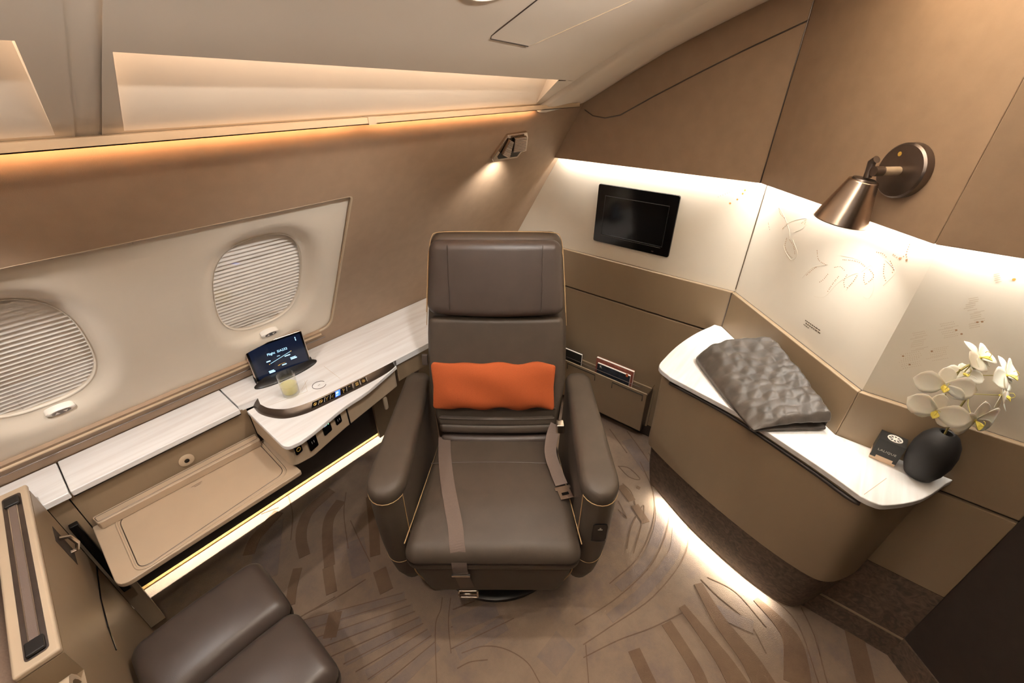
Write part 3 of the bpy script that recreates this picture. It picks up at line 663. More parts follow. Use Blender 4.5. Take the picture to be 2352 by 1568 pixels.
slab('stop_bar', [(p.x, p.y) for p in bar], ZR, .584, 'tray', tr, bev=.004)
bar2 = round_poly([onz(x, y, .5845) for x, y in ((216, 1189), (225, 1198), (592, 1006), (586, 998))], .006, 4)
mesh('bar_groove', *tubev(bar2+[bar2[0]], .0008, 5), 'gun', tr)
pm = onz(452, 1112, ZR); exx = (tc[2]-tc[1]).normalized()
mesh('moulded_mark', *join([quadv(pm+V((0, -.006*k, 0)), exx, V((0, 0, 1)).cross(exx), .03-.012*k, .0016, .0006) for k in (0, 1)]), 'gun', tr)
# ---- tablet in its dock
bt = [onz(x, y, ZT) for x, y in ((585, 893), (727, 828))]; dx = (bt[1]-bt[0]).normalized(); dy = V((0, 0, 1)).cross(dx); cb = (bt[0]+bt[1])/2; hl = (bt[1]-bt[0]).length/2
dk = thing('tablet_dock', (cb.x, cb.y, ZT), 'oval black dock set into the white console top, holding the tablet', 'dock')
def oval(a, b, z, sh=0): return [cb+dx*math.cos(t)*a*hl+dy*(math.sin(t)*b*.034+sh)+V((0, 0, z)) for t in [2*math.pi*i/40 for i in range(40)]]
mesh('dock_base', *rings([oval(1, 1, 0), oval(1, 1, .004), oval(.93, .86, .010), oval(.8, .55, .016, .006)]), 'black', dk, smooth=True, autos=True)
tb = thing('tablet', (cb.x, cb.y, ZT+.012), 'tablet with lit flight screen propped in the black dock', 'tablet')
c1, c2, c3, c4 = (588, 880), (718, 830), (689, 757), (561, 804)
pl_n = None
A_ = onz(*c1, ZT+.004); B_ = onz(*c2, ZT+.004); ax_ = (B_-A_).normalized(); back = V((0, 0, 1)).cross(ax_)
tilt = math.radians(6); upv = V((0, 0, math.cos(tilt)))+back*math.sin(tilt); nT = ax_.cross(upv)
def ont(x, y): return onp(x, y, nT, nT.dot(A_))
cor = [ont(*c) for c in (c1, c2, c3, c4)]
wT = ((cor[1]-cor[0]).length+(cor[2]-cor[3]).length)/2; hT = ((cor[3]-cor[0]).length+(cor[2]-cor[1]).length)/2; cT = sum(cor, V())/4
def tq(a, b, d=0): return cT+ax_*a*wT/2+upv*b*hT/2+nT*d
def trect(sx, sy, r, d): return round_poly([tq(-sx, -sy, d), tq(sx, -sy, d), tq(sx, sy, d), tq(-sx, sy, d)], r, 5)
prism('tablet_case', trect(1, 1, .008, -.012), nT*.012, 'nickel', tb, bev=.003)
prism('tablet_bezel', trect(.965, .96, .007, 0), nT*.0015, 'gloss', tb)
sc_ = mesh('screen', trect(.90, .88, .002, .002), [tuple(range(24))], 'screen', tb)
TT = [textv('Flight  SIA232', .0125, tq(-.02, .30), ax_, upv, off=.0026), tubev([tq(-.36, -.22, .0026), tq(.40, .06, .0026)], .0006, 5)]
for a, b, l_, h_ in ((-.03, .05, .10, .012), (-.40, -.06, .14, .03), (.26, -.10, .2, .025), (.42, -.30, .2, .02), (.44, -.38, .22, .035), (-.42, -.62, .18, .025), (-.40, -.70, .2, .04), (.06, -.53, .16, .03), (.70, .72, .03, .04), (.70, .60, .03, .05)):
    TT.append(quadv(tq(a, b, .0026), ax_, upv, l_*wT/2, h_*hT, 0))
mesh('screen_text', *join(TT), 'cyan', sc_, kind='stuff')
mesh('screen_glow', *join([discv(tq(-.40, -.23), nT, .0022, 10, .003), discv(tq(.42, .07), nT, .0022, 10, .003), quadv(tq(.0, -.44, .0026), ax_, upv, .022, .0016), quadv(tq(-.12, -.47, .0026), ax_, upv, .007, .003)]), 'icon', sc_, kind='stuff')
for s in (-1, 1): prism('dock_ear', [tq(s*1.0, -1.02, -.014), tq(s*1.03, -1.02, -.014), tq(s*1.03, -.72, -.014), tq(s*1.0, -.70, -.014)], nT*.016, 'black', dk)
prism('dock_back', [tq(-1.02, -1.05, -.030), tq(1.02, -1.05, -.030), tq(.98, -.55, -.030), tq(-.98, -.55, -.030)], nT*.017, 'black', dk, bev=.002)
# ---- tumbler
gb = onz(670, 905, ZT); gl = thing('drinking_glass', gb, 'clear tumbler of pale yellow drink in front of the tablet', 'glass')
rg = .0285; hg = zt_ = .084
lathe('tumbler', gb, (0, 0, 1), [(rg*.86, .0005), (rg*.93, .003), (rg*1.0, hg), (rg*.965, hg+.0004), (rg*.93, .020), (rg*.86, .013), (.001, .012)], 'glass', gl, 40)
lathe('drink', gb, (0, 0, 1), [(.001, .0125), (rg*.85, .0135), (rg*.91, .020), (rg*.935, .044), (.001, .044)], 'drink2', gl, 40)
# ================================================================ DIVIDER, OTTOMAN
dv = thing('divider', (-.23, 1.1, 0), 'low taupe divider with a dark channelled rail along its top', 'divider')
mesh('divider_body', *join([(boxv((-.262, .20, 0), (-.202, 1.385, .70)), BOXF), (boxv((-.262, .852, .70), (-.202, 1.385, .768)), BOXF)]), 'taupe_panel', dv)
box('divider_cap', (-.264, .852, .768), (-.2015, 1.40, .782), 'beige', dv, bev=.005, seg=3)
zt = .7825
def onr(x, y): return onz(x, y, zt)
ch = [onr(*p) for p in ((0, 1136), (47, 1130), (142, 1475), (60, 1492))]
xa, xb = -.246, -.2135
slab('channel', round_poly([(xa, .868, 0), (xb, .868, 0), (xb, 1.375, 0), (xa, 1.375, 0)], .008, 4), .782, .7832, 'gun', dv)
slab('channel_insert', [(xa+.008, .885), (xb-.008, .885), (xb-.008, 1.36), (xa+.008, 1.36)], .7832, .7842, 'belt', dv)
for xx in (xa+.009, xb-.009): mesh('channel_rail', *tubev([(xx, .885, .7842), (xx, 1.36, .7842)], .0013, 6), 'chrome', dv)
for yy in (.888, 1.345): box('channel_stop', (xa+.003, yy-.016, .783), (xb-.003, yy+.016, .790), 'black', dv, bev=.003)
tube('edge_piping', [(-.2045, .86, .776), (-.2045, 1.12, .777), (-.2045, 1.39, .776)], .0018, 'piping', dv, 6)
hk = onp(155, 1250, (1, 0, 0), -.2015)
slab('hook_recess', [(-.2025, hk.y-.03), (-.2012, hk.y-.03), (-.2012, hk.y+.03), (-.2025, hk.y+.03)], hk.z-.05, hk.z+.05, 'dark', dv)
tube('coat_hook', [hk+V((0, 0, .03)), hk+V((.016, 0, .02)), hk+V((.02, 0, -.01)), hk+V((.012, 0, -.03)), hk+V((.0, 0, -.028))], .005, 'chrome', dv, 8)
mesh('face_seam', *tubev([onp(x, y, (1, 0, 0), -.2015) for x, y in ((222, 1300), (240, 1370), (262, 1430), (285, 1480))], .002, 6), 'gloss', dv)
for k, yy in enumerate((.800, .735)):
    R = []
    for i in range(9):
        a = math.pi*i/8; cy, cz = yy+.038*math.cos(a), .70+.055*math.sin(a); R.append([V((x, yy+rr*math.cos(a), .695+rr*1.45*math.sin(a))) for x, rr in ((-.258, .040), (-.208, .040), (-.208, .031), (-.258, .031))])
    mesh('latch_arch', *rings(R), 'beige', dv, smooth=True, autos=True)
    box('latch_well', (-.256, yy-.026, .70), (-.21, yy+.026, .704), 'gloss', dv)
for ch_ in dv.children:
    for vx in ch_.data.vertices: vx.co.x -= .042*max(0, 1.395-(vx.co.y+ORG[dv].y))
bd_ = rbox('stowed_mattress', (.30, .70, .12), .05, lambda v: V((-.64, .85, .52))+v, 'bed', None, label='stowed beige mattress behind the low divider', cat='mattress')
rbox('mattress_base', (.295, .69, .19), .01, lambda v: V((-.64, .85, .20))+v, 'dark', bd_)
ot = thing('ottoman', (-.05, .83, 0), 'espresso leather ottoman of two cushions standing against the divider', 'ottoman')
ZO = .485
def otf(cy, hy):
    def f(v):
        t = v.x/.155; s = v.y/hy; z = v.z-.018*(s*s)*(1 if v.z > 0 else 0)-.010*t*t*(1 if v.z > 0 else 0); return V((-.054+v.x, cy+v.y, ZO-.06+z))
    return f
rbox('cushion', (.156, .108, .062), .034, otf(.938, .108), 'ottoman', ot, nr=5)
rbox('cushion', (.156, .115, .062), .034, otf(.713, .115), 'ottoman', ot, nr=5)
rbox('ottoman_base', (.135, .20, .17), .03, lambda v: V((-.05, .83, .18))+v, 'ottoman', ot)
tube('mounting_bracket', [(-.17, 1.02, .34), (-.17, 1.10, .33), (-.17, 1.18, .25)], .018, 'gun', ot, 8)
# ================================================================ ARMCHAIR
CX = -.056
def P(u, v, z): return uv(CX+u, v, z)
chair = thing('armchair', P(0, 1.1, 0), 'brown leather swivel armchair with tall headrest and seat belt', 'armchair')
vs, fs = rings([[P(r*math.cos(t), 1.10+r*math.sin(t)*.95, z) for t in [2*math.pi*i/48 for i in range(48)]] for r, z in ((.275, .003), (.275, .018), (.262, .024), (.12, .026), (.10, .20), (.10, .30))])
mesh('swivel_base', vs, fs, 'black', chair, smooth=True, autos=True)
def seatf(v):
    t = (v.y+.26)/.52                     # 0 front .. 1 back
    hw = .274+(.228-.274)*t
    z = v.z
    if v.z > 0: z += .012*(1-(v.x/.27)**2)*(.4+.6*math.sin(math.pi*min(1, max(0, t)))) - .022*max(0, .3-t)/.3 - .012*t
    return P(v.x/.27*hw, 1.005+v.y, .405+z)
rbox('seat_cushion', (.27, .26, .062), .045, seatf, 'leather', chair, nm=(14, 14, 4), nr=5)
def sz(u, v):
    t = (v-.745)/.52; return .405+.062+.012*(1-(u/.27)**2)*(.4+.6*math.sin(math.pi*min(1, max(0, t))))-.022*max(0, .3-t)/.3-.012*t
tube('seat_seam', [P(u/10*.235, 1.085, sz(u/10*.235, 1.085)+.0006) for u in range(-10, 11)], .0016, 'leather2', chair, 6)
for s in (-1, 1):
    tube('seat_piping', [P(s*(.2715-.044*t), .79+.40*t, .435) for t in [i/10 for i in range(11)]], .0018, 'piping', chair, 6)
rbox('seat_frame', (.22, .22, .045), .02, lambda v: P(v.x, 1.06+v.y, .31+v.z), 'leather2', chair)
def legf(v):
    t = (v.z+.095)/.19; k = 1-.16*max(0, 1-t)**2.2; return P(v.x*k, .800+v.y+.02*(1-t), .262+v.z)
rbox('leg_rest', (.252, .034, .095), .03, legf, 'leather', chair, nm=(14, 2, 8), nr=5)
for s in (-1, 1):
    tube('leg_rest_piping', [P(s*(.247-.035*(1-t)**2), .768+.02*(1-t), .22+.125*t) for t in [i/8 for i in range(9)]], .0018, 'piping', chair, 6)
# arms
for s in (-1, 1):
    HW = .0585; YF, YB = .812, 1.425
    def plan(k, y0, y1, ox, s=s, n=12):
        pts = [(math.cos(math.pi*i/n)*HW*k, y0+HW*1.25*k-math.sin(math.pi*i/n)*HW*1.25*k) for i in range(n+1)]
        pts += [(-HW*k*.9, y1-.03), (-HW*k*.55, y1-.004), (0, y1), (HW*k*.55, y1-.004), (HW*k*.9, y1-.03)]
        return [(s*(.3215+ox+x*(1-.10*(y-y0)/(y1-y0))), y) for x, y in pts]
    lv = [(.118, .60, .070, -.030), (.123, .70, .058, -.028), (.140, .80, .042, -.024), (.20, .87, .020, -.016), (.28, .92, .006, -.010), (.38, .96, -.002, -.005), (.48, .985, -.002, -.002), (.56, .995, .002, 0), (.588, .99, .004, 0)]
    mesh('arm', *rings([[P(x, y, z) for x, y in plan(k, YF+dy, YB-.5*max(0, dy), ox)] for z, k, dy, ox in lv]), 'leather', chair, smooth=True, autos=True)
    lv = [(.586, .94, .006), (.592, 1.02, .000), (.606, 1.03, -.001), (.620, .99, .003), (.630, .88, .012), (.635, .66, .035), (.637, .35, .07)]
    mesh('arm_pad', *rings([[P(x, y, z) for x, y in plan(k, YF+dy, YB-dy, 0)] for z, k, dy in lv]), 'leather', chair, smooth=True, autos=True)
    # stitched front panel
    fy = lambda z: .823-.012*0+.040*((.61-z)/.49)**2*1.0-.012*(1-((z-.365)/.245)**2)
    q = [(-.052, .578), (-.028, .566), (.0, .562), (.028, .566)]
    U = lambda u, z: s*(.321-.022*(1-(z-.12)/.49)+u)
    rp = plan(1.012, YF, YB, 0)
    tube('arm_piping', [P(x, y-.001, .587) for x, y in rp[:11]], .0013, 'piping', chair, 6)
    def face(z, th):
        for (z0, k0, d0, o0), (z1, k1, d1, o1) in zip(LV, LV[1:]):
            if z0 <= z <= z1:
                f = (z-z0)/(z1-z0); k, dy, ox = k0+(k1-k0)*f, d0+(d1-d0)*f, o0+(o1-o0)*f; break
        return P(s*(.3215+ox+math.cos(th)*HW*k*1.01), YF+dy+HW*1.25*k-math.sin(th)*HW*1.25*k*1.012, z)
    LV = [(.118, .60, .070, -.030), (.123, .70, .058, -.028), (.140, .80, .042, -.024), (.20, .87, .020, -.016), (.28, .92, .006, -.010), (.38, .96, -.002, -.005), (.48, .985, -.002, -.002), (.56, .995, .002, 0), (.588, .99, .004, 0)]
    tube('arm_piping', [face(.587-.0145*i, math.radians(150)) for i in range(30)], .0016, 'piping', chair, 6)
    tube('arm_stitch', [face(.300+.006*math.sin(math.radians(a_))*-1, math.radians(a_)) for a_ in range(10, 151, 10)], .0009, 'piping', chair, 6)
    if s > 0:
        pc = face(.47, math.radians(84))
        cp = prism('seat_control', round_poly([pc+CU*a+V((0, 0, b)) for a, b in ((-.022, -.038), (.022, -.038), (.022, .038), (-.022, .038))], .012, 5), CV_*-.004, 'gloss', chair)
        mesh('control_icon', *join([quadv(pc-CV_*.0045+V((0, 0, .014)), CU, (0, 0, 1), .014, .005), quadv(pc-CV_*.0045+V((0, 0, .020)), CU, (0, 0, 1), .005, .006)]), 'iconw', cp)
        tube('control_lip', [pc+CU*x+V((0, 0, -.040-.005*(1-(x/.022)**2)))-CV_*.003 for x in [-.022+.0044*i for i in range(11)]], .0022, 'gun', cp, 6)
# back
TB = math.radians(14)
def BK(u, w, t): return P(u, 1.225+w*math.sin(TB)-t*math.cos(TB), .40+w*math.cos(TB)+t*math.sin(TB))
def bw(w): return .262-.012*max(0, (w-.3)/.5)-.022*max(0, (w-.45)/.38)-.030*max(0, .28-w)/.28
def backf(v):
    w_ = v.y+.415; return BK(v.x/.25*bw(w_), w_, v.z-.055)
rbox('back_shell', (.25, .415, .055), .045, backf, 'leather', chair, nm=(8, 16, 3), nr=5)
def padb(v):
    w_ = .325+v.y; return BK(v.x/.24*(bw(w_)-.014), w_, .010+v.z+.012*(1-(v.x/.24)**2)*(1 if v.z > 0 else 0))
rbox('back_cushion', (.24, .215, .022), .02, padb, 'leather', chair, nm=(10, 12, 2), nr=4)
def headf(v):
    w_ = .683+v.y; b_ = 1 if v.z > 0 else 0
    return BK(v.x/.226*(bw(w_)-.010), w_-.012*(1-(v.x/.226)**2)*(1 if v.y < 0 else 0), .032+v.z+.010*b_*(1-(v.x/.226)**2))
rbox('headrest', (.226, .124, .034), .032, headf, 'leather2', chair, nm=(10, 8, 3), nr=5)
for s in (-1, 1):
    tube('headrest_seam', [BK(s*.155, .572+.22*t, .0745+.0015) for t in [i/8 for i in range(9)]], .0011, 'gun', chair, 6)
pts = [BK(x*(bw(w_)-.006), w_, .034) for x, w_ in ([(-1, .56), (-1, .64), (-1, .72), (-.99, .765), (-.955, .788), (-.88, .797)])]
tube('headrest_piping', smooth_poly(pts, 5), .0013, 'piping', chair, 6)
tube('headrest_piping', smooth_poly([BK(x*(bw(w_)-.006), w_, .034) for x, w_ in [(1, .56), (1, .64), (1, .72), (.99, .765), (.955, .788), (.88, .797)]], 5), .0013, 'piping', chair, 6)
tube('shell_piping', smooth_poly([BK(x*bw(w_), w_, -.012) for x, w_ in [(-1, .50), (-1, .66), (-.995, .76), (-.965, .812), (-.86, .828), (-.4, .831), (0, .831), (.4, .831), (.86, .828), (.965, .812), (.995, .76), (1, .66), (1, .50)]], 5), .0013, 'piping', chair, 6)
# lumbar pleats
for i, (w0, hh) in enumerate(((.040, .050), (.103, .030), (.150, .024), (.190, .022))):
    rbox('lumbar_pleat', (.218+.004*i, hh*.5+.006, .024), .018, lambda v, w0=w0: BK(v.x, w0+v.y, .010+v.z+.012*(1-(v.x/.24)**2)), 'leather2' if i == 0 else 'leather', chair, nm=(8, 2, 2), nr=3)
box_ = rbox('strap_tab', (.012, .022, .006), .004, lambda v: BK(-.272+v.x, .36+v.y, -.03+v.z), 'leather2', chair)
# seat belt
def belt(name, pts, wd, par, th=.0018, nrm=None):
    vs = []; R = []
    pts = smooth_poly(pts, 6)
    for i, p in enumerate(pts):
        t = (pts[min(i+1, len(pts)-1)]-pts[max(i-1, 0)]).normalized(); side = V(nrm) if nrm is not None else CU
        side = (side-t*side.dot(t)).normalized(); n2 = t.cross(side)
        R.append([p+side*wd/2+n2*th/2, p-side*wd/2+n2*th/2, p-side*wd/2-n2*th/2, p+side*wd/2-n2*th/2])
    return mesh(name, *rings(R), 'belt', par, smooth=False)
bp_ = [P(u, v, sz(u, v)+.003) for u, v in ((-.205, 1.22), (-.19, 1.12), (-.165, 1.0), (-.138, .90), (-.118, .83))]
bp_ += [P(-.108, .778, sz(-.11, .79)-.002), P(-.102, .752, .425), P(-.100, .742, .38), P(-.098, .752, .33)]
belt('seat_belt', bp_, .046, chair)
belt('seat_belt_end', [P(-.100, .744, .355), P(-.092, .752, .30), P(-.085, .756, .255)], .046, chair)
bk = P(-.082, .748, .232); 
R = round_poly([bk+CU*a+V((0, 0, b)) for a, b in ((-.030, -.018), (.030, -.018), (.030, .018), (-.030, .018))], .006, 4)
mesh('buckle', *tubev(R+[R[0]], .0035, 8), 'chrome', chair, smooth=True)
mesh('buckle_bar', *tubev([bk-CU*.029, bk+CU*.029], .004, 8), 'chrome', chair, smooth=True)
mesh('belt_adjuster', *join([(boxv((0, 0, 0), (1, 1, 1)), BOXF)]), 'chrome', chair) if False else None
ad = P(-.098, .742, .352); prism('belt_adjuster', [ad+CU*a+V((0, 0, b)) for a, b in ((-.028, -.004), (.028, -.004), (.028, .004), (-.028, .004))], CV_*-.006, 'chrome', chair)
rb = [P(.222, 1.20, .545), P(.205, 1.16, .525), P(.196, 1.10, .50), P(.212, 1.03, .483), P(.226, .985, sz(.226, .985)+.006)]
belt('seat_belt_tail', rb, .044, chair, nrm=CU+CV_*.5)
t0 = P(.2265, .975, sz(.2265, .985)+.007); dirt = (P(.240, .925, sz(.24, .93)+.006)-t0).normalized(); sd = (CU-dirt*CU.dot(dirt)).normalized()
tg = prism('belt_tongue', [t0+sd*a+dirt*b for a, b in ((-.028, 0), (.028, 0), (.028, .012), (.022, .014), (.022, .05), (-.022, .05), (-.022, .014), (-.028, .012))], V((0, 0, .004)), 'nickel', chair, bev=.001)
prism('tongue_slot', [t0+sd*a+dirt*b+V((0, 0, .0042)) for a, b in ((-.012, .026), (.012, .026), (.012, .036), (-.012, .036))], V((0, 0, .0006)), 'gloss', tg)
rbox('belt_retractor', (.016, .018, .02), .005, lambda v: P(.236+v.x, 1.19+v.y, .545+v.z), 'chrome', chair)
# orange lumbar pillow
def pilf(v):
    x, y = v.x/.215, v.y/.088; puff = (1-abs(x)**4)*(1-abs(y)**4)
    ed = 1+.03*math.sin(9*x+2*y)*abs(y)**3
    w_ = .295+v.y*ed+.004*math.sin(x*11)*(abs(y)**6)
    return BK(-.010+v.x*1.03*(1-.025*(1-abs(y))), w_, .070+v.z*(.25+.75*puff)+.004*math.sin(5*x+3*y)*puff)
rbox('throw_pillow', (.215, .088, .028), .012, pilf, 'orange', None, nm=(24, 14, 2), nr=2, label='small rectangular orange cushion leaning on the armchair back', cat='cushion')
# ================================================================ CREDENZA
ZC = .758
cz_ = thing('credenza', (1.45, -.05, 0), 'curved taupe credenza with a white stone top in the diagonal corner', 'cabinet')
pc_ = pl(.0185)
frt = [onz(x, y, ZC) for x, y in ((1640, 746), (1600, 764), (1560, 790), (1528, 820), (1514, 842), (1540, 866))] + [onz(x, y, ZC) for x, y in ((1700, 950), (1880, 1070), (1978, 1140), (2005, 1153), (2040, 1160), (2120, 1145), (2190, 1098))]
f1 = smooth_poly(frt[:6], 4)+smooth_poly(frt[6:9], 5)[:-1]+smooth_poly(frt[8:], 4)
f1 = [(p.x, p.y) for p in f1]; f1[0] = (1.78, f1[0][1]); f1[-1] = (1.322, f1[-1][1])
topp = f1+[(pc_[2].x, pc_[2].y), (pc_[1].x, pc_[1].y)]
slab('credenza_top', topp, ZC-.018, ZC, 'marble', cz_, bev=.003)
mesh('top_joint', *tubev([onz(x, y, ZC+.0002) for x, y in ((2036, 1098), (1985, 1135))], .0007, 4), 'sill', cz_)
bb_ = [onz(x, y, .35) for x, y in ((1500, 1034), (1600, 1130), (1750, 1255), (1860, 1318), (1893, 1325), (1990, 1277))]
def offp(p, q=1): return p
bt_ = [(1.74, .325), (1.55, .370), (1.352, .374), (1.310, .330), (1.262, .110), (1.170, -.125), (1.124, -.225), (1.130, -.272), (1.205, -.338), (1.322, -.395)]
bo_ = [(1.74, .385), (1.50, .400), (1.385, .380), (1.346, .335), (1.262, .160), (1.185, -.060), (1.152, -.215), (1.165, -.290), (1.24, -.345), (1.322, -.376)]
bk_ = [(pc_[2].x, pc_[2].y), (pc_[1].x, pc_[1].y)]
def ringz(L_, z): return [V((p.x, p.y, z)) for p in smooth_poly([V((a, b, 0)) for a, b in L_], 4)]+[V((a, b, z)) for a, b in bk_]
bp2 = [(1.74, .36), (1.55, .372), (1.46, .350), (1.435, .300), (1.34, .120), (1.27, -.080), (1.245, -.215), (1.255, -.270), (1.29, -.30), (1.322, -.32)]
bpt = [(a+(1.45-a)*.045, b+(.05-b)*.045) for a, b in bo_]; bpt[0] = (1.74, .37); bpt[-1] = (1.322, -.37)
mesh('credenza_body', *rings([ringz(bo_, .352), ringz([((a+c)/2, (b+d)/2) for (a, b), (c, d) in zip(bo_, bt_)], .54), ringz(bt_, ZC-.023)]), 'taupe_panel', cz_, smooth=True, autos=True)
mesh('credenza_plinth', *rings([ringz(bp2, .045), ringz([((a*.35+c*.65), (b*.35+d*.65)) for (a, b), (c, d) in zip(bp2, bpt)], .20), ringz(bpt, .348)]), 'mottle', cz_, smooth=True, autos=True)
bin_ = [(a+(1.5-a)*.22, b+(.05-b)*.22) for a, b in bp2]; bin_[0] = (1.74, .33); bin_[-1] = (1.322, -.28)
mesh('recessed_foot', *rings([ringz(bin_, 0), ringz(bin_, .046)]), 'dark', cz_)
# finger groove under the top
gv = smooth_poly([V((a-.004, b+.0016, ZC-.034)) for a, b in bt_[3:8]], 6)
mesh('finger_groove', *ribbon(gv[:22], .016, (.0, .0, 1)) if False else tubev(gv[:21], .006, 8), 'dark', cz_, smooth=True)
mesh('plinth_edge', *tubev([V((p.x-.001, p.y, .046)) for p in ringz(bp2, 0)[10:28]], .003, 6), 'taupe_panel', cz_)
for (a, b), (c, d) in (((1.425, .285), (1.335, .115)), ((1.333, .11), (1.272, -.07)), ((1.270, -.075), (1.252, -.20))):
    p0, p1 = V((a+.012, b, .040)), V((c+.012, d, .040)); dd = p1-p0; nn = V((dd.y, -dd.x, 0)).normalized(); nn = nn if nn.x < 0 else -nn
    area('plinth_led', (p0+p1)/2+V((0, 0, 0)), nn*.75+V((0, 0, -1)), dd.length, .008, 0.8*dd.length/.2, (1, .97, .88), along=dd)
# ---- blanket
qt = [onz(1602, 803, .808), onz(1735, 978, .785), onz(1920, 948, .832), onz(1776, 766, .897)]
def blf(v):
    a, b = max(0, min(1, v.x+.5)), max(0, min(1, v.y+.5))
    p = qt[0]*(1-a)*(1-b)+qt[1]*a*(1-b)+qt[2]*a*b+qt[3]*(1-a)*b
    k = max(0, min(1, (v.z+.05)/.10)); zt_ = p.z
    e = min(1, .40+.60*math.sin(min(1, (b+.005)/.22)*math.pi/2)) * min(1, .55+7*min(1-b+.03, a+.03, 1-a+.02))
    sx = abs(math.sin(math.pi*(12*a+.30*math.sin(5*b)+1.1*b+.15*math.sin(17*b))))**.4; sy = abs(math.sin(math.pi*(6*b+.30*math.sin(8*a)+.12*math.sin(21*a))))**.5
    q = .0050*(sx-.6)*(.55+.45*sy)+.0022*(sy-.6)+.004*math.sin(5*a+6*b)+.0022*math.sin(19*a-9*b)+.0016*math.sin(37*a+29*b)
    z = ZC+.002+(zt_-ZC-.002)*k*e+q*k*min(1, e)
    # fold mouth on the end facing the vase
    if a > .97 and .2 < k < .8: p = p+(qt[0]-qt[1])*.08*math.sin(math.pi*(k-.2)/.6)*(.3+b)
    p = p+(qt[0]-qt[1])*(.09*4*b*(1-b)*max(0, 1-2.5*a))+(qt[1]-qt[2])*.05*max(0, 1-5*b)*math.sin(math.pi*a)*.6
    return V((p.x, p.y, z))
bl = rbox('quilted_blanket', (.5, .5, .05), .03, blf, 'blanket', None, nm=(90, 60, 6), nr=4, label='folded grey quilted velvet blanket on the credenza top', cat='blanket')
# ---- gift box
g0, g1 = onz(1995, 1048, ZC+.0005), onz(2052.7, 1072.5, ZC+.0005); gx = (g1-g0).normalized(); gy = V((-gx.y, gx.x, 0)); gw = (g1-g0).length; gy = gy if gy.x > 0 else -gy
gh = gw*1.24
gbx = thing('gift_box', (g0+g1)/2+gy*gw*.5, 'small square black gift box with a white round emblem and peach base', 'box')
def GB(a, b, z): return g0+gx*a*gw+gy*b*gw*.80+V((0, 0, z))
def gbox(name, a0, a1, b0, b1, z0, z1, m, **k): return mesh(name, [GB(a, b, z) for z in (z0, z1) for a, b in ((a0, b0), (a1, b0), (a1, b1), (a0, b1))], BOXF, m, gbx, **k)
gbox('box_base', 0, 1, 0, 1, 0, gh*.24, 'boxc')
gbox('box_lid', -.01, 1.01, -.01, 1.01, gh*.24, gh, 'boxb')
gbox('lid_corner', -.012, .20, -.012, .08, gh*.12, gh*.24, 'boxb'); gbox('lid_corner', .86, 1.012, -.012, .08, gh*.12, gh*.24, 'boxb')
mesh('lettering', *textv('LALIQUE', gw*.17, GB(.5, -.012, gh*.52), gx, (0, 0, 1), off=.0004, extrude=.0002, space=1.1), 'iconw', gbx)
ec = GB(.55, .52, gh+.0004); er = gw*.27
emb = [tubev([ec+gx*math.cos(t)*er+gy*math.sin(t)*er*.95 for t in [2*math.pi*i/32 for i in range(33)]], er*.11, 5)]
for k in range(8):
    t = math.pi/4*k+.39; emb.append(quadv(ec+(gx*math.cos(t)+gy*math.sin(t))*er*.48, gx*math.cos(t)+gy*math.sin(t), gy*math.cos(t)-gx*math.sin(t), er*.75, er*.20, .0006))
emb.append(discv(ec, (0, 0, 1), er*.3, 12, .0008))
mesh('round_emblem', *join(emb), 'whitep', gbx)
# ---- vase and orchid
vb = onz(2106, 1090, ZC+.0005)
lathe('vase', vb, (0, 0, 1), [(.020, 0), (.030, .005), (.040, .030), (.0455, .062), (.0450, .095), (.039, .122), (.028, .142), (.015, .151), (.012, .149), (.010, .11)], 'vase', None, 40, label='egg-shaped matte black vase holding the orchid', cat='vase')
orc = thing('orchid', vb+V((0, 0, .12)), 'sprig of white orchids with yellow lips in the black vase', 'flower')
np0 = V((vb.x, 0, 0))
def onv(x, y, dx=0): return onp(x, y, (FW.x, FW.y, 0), V((FW.x, FW.y, 0)).dot(vb)+dx)
stp = [vb+V((0, 0, .115)), onv(2195, 950), onv(2225, 905), onv(2240, 860), onv(2230, 838, -.02), onv(2205, 850, -.04)]
tube('stem', smooth_poly(stp, 6), .0024, 'stem', orc, 6)
def petal(c, d, n, ln, wd, m, par, cup=.2):
    d = d.normalized(); s = n.cross(d).normalized(); n = d.cross(s); vs = []; fs = []; K = 7; W = 6
    for i in range(K+1):
        t = i/K; ww = wd*(math.sin(math.pi*min(1, t*.93+.07))**.6)*(.55+.75*t if t < .6 else 1.0)
        for j in range(W+1):
            q = j/W*2-1; vs.append(c+d*ln*t+s*ww*q*.5+n*(cup*ln*t*t*-.4+cup*ww*q*q*.5))
    for i in range(K):
        for j in range(W): a = i*(W+1)+j; fs.append((a, a+1, a+W+2, a+W+1))
    return mesh('petal' if m == 'petal' else 'lip', vs, fs, m, par, smooth=True, solid=.0008)
fcs = [((2250, 822), (.2, -.5, .9), .050, -.02), ((2310, 862), (.1, -.8, .6), .052, -.02), ((2168, 886), (-.9, .3, .2), .050, -.05), ((2300, 908), (.3, -.9, .1), .050, -.01), ((2150, 945), (-.8, .6, -.1), .052, -.05), ((2238, 965), (-.5, -.6, -.3), .060, -.06), ((2215, 860), (-.4, .2, .9), .034, -.02)]
